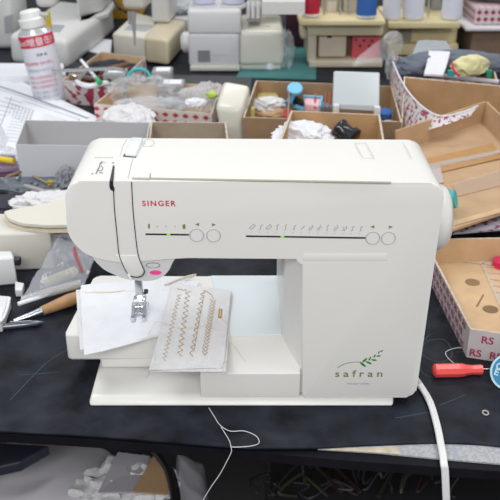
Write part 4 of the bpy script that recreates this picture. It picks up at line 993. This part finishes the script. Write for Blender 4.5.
# teal mat, plum box, pale shelf behind
bm = NB(); slab4(bm, [(236,77,.003),(316,79,.003),(316,30,.003),(264,30,.003)], .003, .0005, 0); one('cutting_mat', bm, TEALMAT, 'teal cutting mat between the two overlockers', 'cutting mat')
bm = NB(); slab4(bm, [(286,9,.11),(310,10,.11),(310,2,.11),(286,2,.11)], .11, 0.004, .004); one('plum_box', bm, PLUM, 'dark plum box behind the teal cutting mat', 'box')
bm = NB(); slab4(bm, [(262,2,.2),(305,2,.2),(305,-6,.2),(262,-6,.2)], .20, .17, .0); one('pale_shelf', bm, OFFW, 'pale grey shelf edge at the top behind the white overlocker', 'shelf')
bm = NB(); slab4(bm, [(120,88,.003),(250,96,.003),(252,76,.003),(130,74,.003)], .003, .0005, 0); one('grey_tape_strip', bm, mat('charcoal', (.05,.055,.06), .5), 'charcoal strip on the mat behind the diamond carton', 'strip')
bm = NB(); slab4(bm, [(283,60,.10),(292,58,.10),(292,44,.10),(285,42,.10)], .10, .004, .002); 
bm.free(); bm = NB(); crumple(bm, P(286,50,.05), (.02,.03,.05), .3, 1.6, 130, 4); one('clear_bag', bm, CLEAR, 'clear bag hanging at the right side of the white overlocker', 'bag')

# cream overlockers
def cream_overlocker(lab, x0, x1, m, front):
    t = thing('overlocker', lab, 'overlocker', P((x0+x1)/2, front, 0)); return t, P((x0+x1)/2, front, 0).y
co, Y1 = cream_overlocker('cream overlocker with a red panel, rear right', 300, 384, CREAMM, 67)
def cb(x0,y0,x1,y1,d0,d1,bev,m,name,par,Y):
    a, b = Q(x0,y1,Y+d0), Q(x1,y0,Y+d0); bm = NB(); box(bm, a.x, b.x, Y+d0, Y+d1, max(a.z,.001), b.z, bev); return mk(name, bm, m, par)
cb(307,24,317.5,63,0,.16,.006,BEIGE,'left_post',co,Y1)
cb(309,61,383,68.5,-.012,.18,.004,BEIGE,'base_plate',co,Y1)
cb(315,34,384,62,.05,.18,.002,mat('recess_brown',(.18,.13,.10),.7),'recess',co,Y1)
cb(318,36,347,57.5,.012,.10,.006,BEIGE,'looper_cover',co,Y1)
cb(327,35,332,38,.010,.02,0,BLACK,'notch',co,Y1)
rp = cb(351,37,381,64,.02,.08,.003,REDL,'red_panel',co,Y1)
for a, b in ((356,40),(364,40.5),(372,41),(360,46),(369,46)):
    c = Q(a,b,Y1+.019); bm = NB(); box(bm, c.x-.003,c.x+.003,c.y,c.y+.003,c.z-.003,c.z+.003); mk('panel_hole', bm, BLACK, rp)
cb(308,22,384,36,-.005,.16,.004,CREAMM,'upper_beam',co,Y1)
cb(299,20,386,26,-.05,.12,.004,CREAMY,'spool_tray',co,Y1)
cb(300,27,308,40,.03,.10,.01,BEIGE,'hand_wheel_housing',co,Y1)
cb(322,-30,341,19,.06,.12,.01,BEIGE,'tension_cover',co,Y1)
cb(343,-30,360,19,.05,.12,.006,BEIGE,'tension_cover',co,Y1)
cb(327,2,337,14,.052,.07,.004,mat('pale_knob',(.72,.68,.58),.4),'tension_knob',co,Y1)
for x in (309,324,340,348):
    bm = NB(); tube(bm, [Q(x,20,Y1+.02), Q(x+1,-20,Y1+.02)], .003, 8); mk('guide_post', bm, GREYP, co)
zs = Q(340,20,Y1-.05).z
def cone(px, ybot, Y, lab, m, grp, r0=.034, r1=.026, h=.2, zb=None):
    c = P(px, ybot, Y); t = thing('thread_cone', lab, 'thread cone', c, grp)
    bm = NB(); lathe(bm, c+Vector((0,0,.0008)), (0,0,1), [(0,r0*.9),(.006,r0*1.02),(.008,r0*1.02)], 24); mk('cone_base', bm, PAPER, t)
    bm = NB(); lathe(bm, c+Vector((0,0,.009)), (0,0,1), [(0,r0),(h*.9,r1),(h,r1*.6)], 28); mk('wound_thread', bm, m, t)
G = 'thread cones on the cream overlockers'
cone(310.5,16,zs+.001,'red thread cone at the left end of the cream overlocker',mat('red_thread',(.50,.01,.04),.6),G,.024,.022)
cone(366,17.5,zs+.001,'royal blue thread cone on the cream overlocker',BLUE,G,.027,.022)
c2, Y2 = cream_overlocker('cream overlocker carrying three white cones, furthest right', 380, 460, CREAMY, 56)
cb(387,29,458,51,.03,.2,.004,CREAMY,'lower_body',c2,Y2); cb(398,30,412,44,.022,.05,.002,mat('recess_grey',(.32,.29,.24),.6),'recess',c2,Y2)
cb(387,44,459,56,.0,.2,.004,CREAMY,'base_plate',c2,Y2)
cb(388,22,461,29,-.06,.16,.004,CREAMY,'spool_tray',c2,Y2)
cb(430,-30,446,20,.10,.16,.01,GREYP,'tension_cover',c2,Y2); cb(404,-30,424,20,.08,.16,.006,CREAMM,'tension_cover',c2,Y2)
cb(388,-40,458,14,.17,.2,.006,mat('lime_shell',(1,1,1)),'rear_cover',c2,Y2)
for x in (396,428,447): 
    bm = NB(); tube(bm, [Q(x,22,Y2-.0), Q(x+1.5,-20,Y2)], .003, 8); mk('guide_post', bm, STEEL, c2)
for x, lab in ((391,'white thread cone beside the royal blue cone'),(413,'white thread cone in the middle of the right overlocker'),(451,'white thread cone at the right end of the right overlocker')):
    cone(x,18.5,Q(420,22,Y2-.06).z+.001,lab,PURW2,G,.025 if x<400 else .029,.024)
bm = NB(); t = [P(410,60,.112), P(458,62,.112), P(446,42,.125), P(418,42,.125)]
sheet(bm, lambda u,v: bil(t,u,v)+Vector((0,0,wrink(bil(t,u,v),.006,12,3))), 16, 16, .002); one('plastic_film', bm, mat('grey_film', (.45,.48,.52), .25, alpha=.75), 'greyish plastic film sheet behind the grey cloth', 'film')
# twisted clear bag with red content
bm = NB()
bp = [P(352,66,.10), P(368,58,.11), P(384,50,.13), P(391,44,.15), P(390,36,.17)]
tube(bm, spline(bp, 6), [.004+.022*math.sin(min(1, k/24)*math.pi*.8) if k < 22 else .006+.0004*k for k in range(25)], 14)
for v in bm.verts: v.co += Vector((wrink(v.co,.006,30,1),0,wrink(v.co,.006,30,5)))
one('twisted_bag', bm, CLEAR, 'twisted clear plastic bag in front of the red panel', 'bag')
bm = NB(); crumple(bm, P(392,66,.10), (.014,.016,.030), .3, 1.7, 140, 4); one('clear_bag', bm, CLEAR2, 'hanging clear bag left of the cloth carton', 'bag')
# right rear: brown cartons and basket
bm = NB(); a = P(470,62,0); a2, b2 = Q(467,78,a.y+.06), Q(505,29,a.y+.06)
box(bm, a2.x, b2.x+.2, a.y+.06, a.y+.4, 0, b2.z, .004); one('tall_carton', bm, mat('dark_brown_carton', (.26,.18,.12), .8, noise_amt=.1), 'tall brown carton under the diamond patterned basket', 'box')  # plain dark brown cardboard colour
zt2 = b2.z
bk = thing('diamond_basket', 'shallow white tray with a red diamond border, upper right corner', 'tray', Vector((.55, a.y+.2, zt2)))
xa = Q(463,26,a.y+.05).x
bm = NB(); box(bm, xa, xa+.36, a.y+.02, a.y+.36, zt2+.001, zt2+.013, .005); mk('tray_flange', bm, mat('lilac_white',(1,1,1)), bk)
bm = NB(); box(bm, xa+.03, xa+.36, a.y+.05, a.y+.34, zt2+.0135, zt2+.062, .004); mk('tray_side', bm, diamond_mat('red_square_print', (.62,.56,.56), (.36,.02,.08), .019, .40), bk)
bm = NB(); crumple(bm, Vector((xa+.13, a.y+.18, zt2+.09)), (.13,.10,.03), .2, 1.6, 150, 4); one('foil_bag', bm, mat('foil', (.35,.36,.38), .25, .6), 'silvery foil bag on top of the diamond basket', 'bag')
bm = NB(); box(bm, xa+.14, xa+.36, a.y+.05, a.y+.30, zt2+.125, zt2+.135, .002); one('white_board', bm, PAPER, 'white board over the foil bag in the top right corner', 'board')

# ---------------- BELOW THE TABLE ----------------
zB = -.40
def PB(a, b): return P(a, b, zB)
def liner(cs, z, amp, f, seed, lab, sag=0):
    t = [P(a,b,z+dz) for a,b,dz in cs]
    def fn(u, v):
        p = bil(t, u, v); e = max(abs(2*u-1), abs(2*v-1)); return p+Vector((0,0,-.22*e**8+wrink(p,amp,f,seed)+sag*math.sin(u*3.14)*math.sin(v*3.14)))
    bm = NB(); sheet(bm, fn, 50, 40, .002); return one('bin_liner', bm, BAGG, lab, 'bin liner')
liner([(-60,530,-.02),(118,530,.0),(128,438,.0),(-20,432,-.05)], -.36, .022, 5, 3, 'big greyish bin liner under the left of the table', .03)
liner([(168,530,.0),(215,530,-.10),(208,455,-.10),(172,440,.0)], -.37, .02, 7, 5, 'pale plastic liner edge right of the cardboard scrap')
for k, (a, b, sx, sy) in enumerate(((108,512,.05,.04),(128,498,.045,.035),(148,508,.045,.035))):
    bm = NB(); crumple(bm, PB(a,b)+Vector((0,.0,.045+.004*k)), (sx,sy,.028), .3, 1.6, 170+k, 4); one('cloth_scrap', bm, CLOTHW2, ['white cloth scrap at the lower left in the bin','white cloth scrap in the middle of the bin','white cloth scrap beside the cardboard piece'][k], 'scrap', 'white cloth scraps in the bin')
def flat(pts, z, m, nm, lab, cat, tilt=.0, th=.003):
    t = [P(a,b,z+tilt*i) for i, (a,b) in enumerate(pts)]; bm = NB(); hexa(bm, [p-Vector((0,0,th)) for p in t]+t); return one(nm, bm, m, lab, cat, smooth=False)
flat([(133,491),(167,494),(172,478),(154,455)], -.315, mat('scrap_tan', (.40,.26,.14), .8), 'cardboard_scrap', 'tan cardboard piece in the bin', 'cardboard', .004)
flat([(98,492),(140,492),(150,456),(118,452)], -.325, mat('scrap_grey', (.42,.40,.44), .8), 'grey_card', 'grey card behind the tan cardboard piece', 'card', .004)
bm = NB(); tube(bm, spline([P(155,450,-.30), P(168,468,-.30), P(174,488,-.30), P(176,505,-.30)], 5), .008, 8); one('black_strap', bm, BLACK, 'curved black strap beside the cardboard piece', 'strap')
bm = NB(); slab4(bm, [(-40,475,-.27),(20,462,-.27),(50,445,-.27),(-40,440,-.27)], -.27, -.29, .004); one('dark_sheet', bm, mat('navy_sheet', (.02,.025,.04), .5), 'dark navy sheet at the far lower left under the table', 'sheet')
# cable tangle, lower right
bm = NB(); c = P(390,490,-.38); box(bm, c.x-.20, c.x+.24, c.y, c.y+.25, -.719, -.42, .01); one('dark_crate', bm, mat('dark_crate', (.015,.014,.016), .6), 'dark crate of cables under the right side of the table', 'crate')
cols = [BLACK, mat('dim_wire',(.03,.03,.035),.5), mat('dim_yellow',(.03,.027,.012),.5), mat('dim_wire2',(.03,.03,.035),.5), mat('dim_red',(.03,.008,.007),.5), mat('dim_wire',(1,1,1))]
names = ['black','pale grey','yellow','dark grey','red','light grey']
wh = ['far left','left','middle','right of the middle','right','far right']
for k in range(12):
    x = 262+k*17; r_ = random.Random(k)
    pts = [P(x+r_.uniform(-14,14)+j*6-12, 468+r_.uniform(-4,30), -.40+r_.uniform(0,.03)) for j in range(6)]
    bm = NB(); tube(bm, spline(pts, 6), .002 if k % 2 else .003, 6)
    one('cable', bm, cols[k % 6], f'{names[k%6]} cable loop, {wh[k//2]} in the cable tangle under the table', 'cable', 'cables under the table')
# =====================================================================
# LIGHT AND CAMERA
# =====================================================================
w = bpy.data.worlds.new('world'); bpy.context.scene.world = w; w.use_nodes = True
w.node_tree.nodes['Background'].inputs[0].default_value = (.94, .96, 1.0, 1); w.node_tree.nodes['Background'].inputs[1].default_value = .54
def area(x, y, z, sx, sy, e, col=(1,1,1), tgt=None):
    l = bpy.data.lights.new('tube_or_fill', 'AREA'); l.shape = 'RECTANGLE'; l.size = sx; l.size_y = sy; l.energy = e; l.color = col
    o = bpy.data.objects.new('tube_or_fill_light', l); COL.objects.link(o); o.location = (x, y, z)
    if tgt: o.rotation_euler = (Vector(tgt)-Vector((x,y,z))).to_track_quat('-Z', 'Y').to_euler()
    return o
area(-.9, .2, 1.75, .3, 1.3, 13, (.93,.97,1))
area(.9, .3, 1.75, .3, 1.3, 10, (1,.98,.95))
area(0, 2.0, 1.8, 1.6, .3, 16, (1,.99,.97))
area(-.1, -1.5, 1.2, 1.6, .3, 19, (1,.995,.98), (0,0,.1))  # added front fill, no ceiling tube: brightens the machine's front
l = bpy.data.lights.new('needle_lamp', 'AREA'); l.shape = 'DISK'; l.size = .02; l.energy = .010; l.color = (.75,.9,1)
o = bpy.data.objects.new('needle_lamp', l); COL.objects.link(o); o.location = (-.085, .10, .160)
cd = bpy.data.cameras.new('camera'); cam = bpy.data.objects.new('camera', cd); COL.objects.link(cam)
cam.location = CAM; cam.rotation_euler = (math.pi/2-TH, 0, 0)
cd.sensor_width = 36; cd.lens = FP/500*36; cd.clip_start = .02
cd.dof.use_dof = True; cd.dof.focus_distance = .93; cd.dof.aperture_fstop = 14
sc = bpy.context.scene; sc.camera = cam
sc.view_settings.view_transform = 'Standard'; sc.view_settings.look = 'None'; sc.view_settings.gamma = 1; sc.view_settings.exposure = 0; sc.view_settings.use_curve_mapping = False
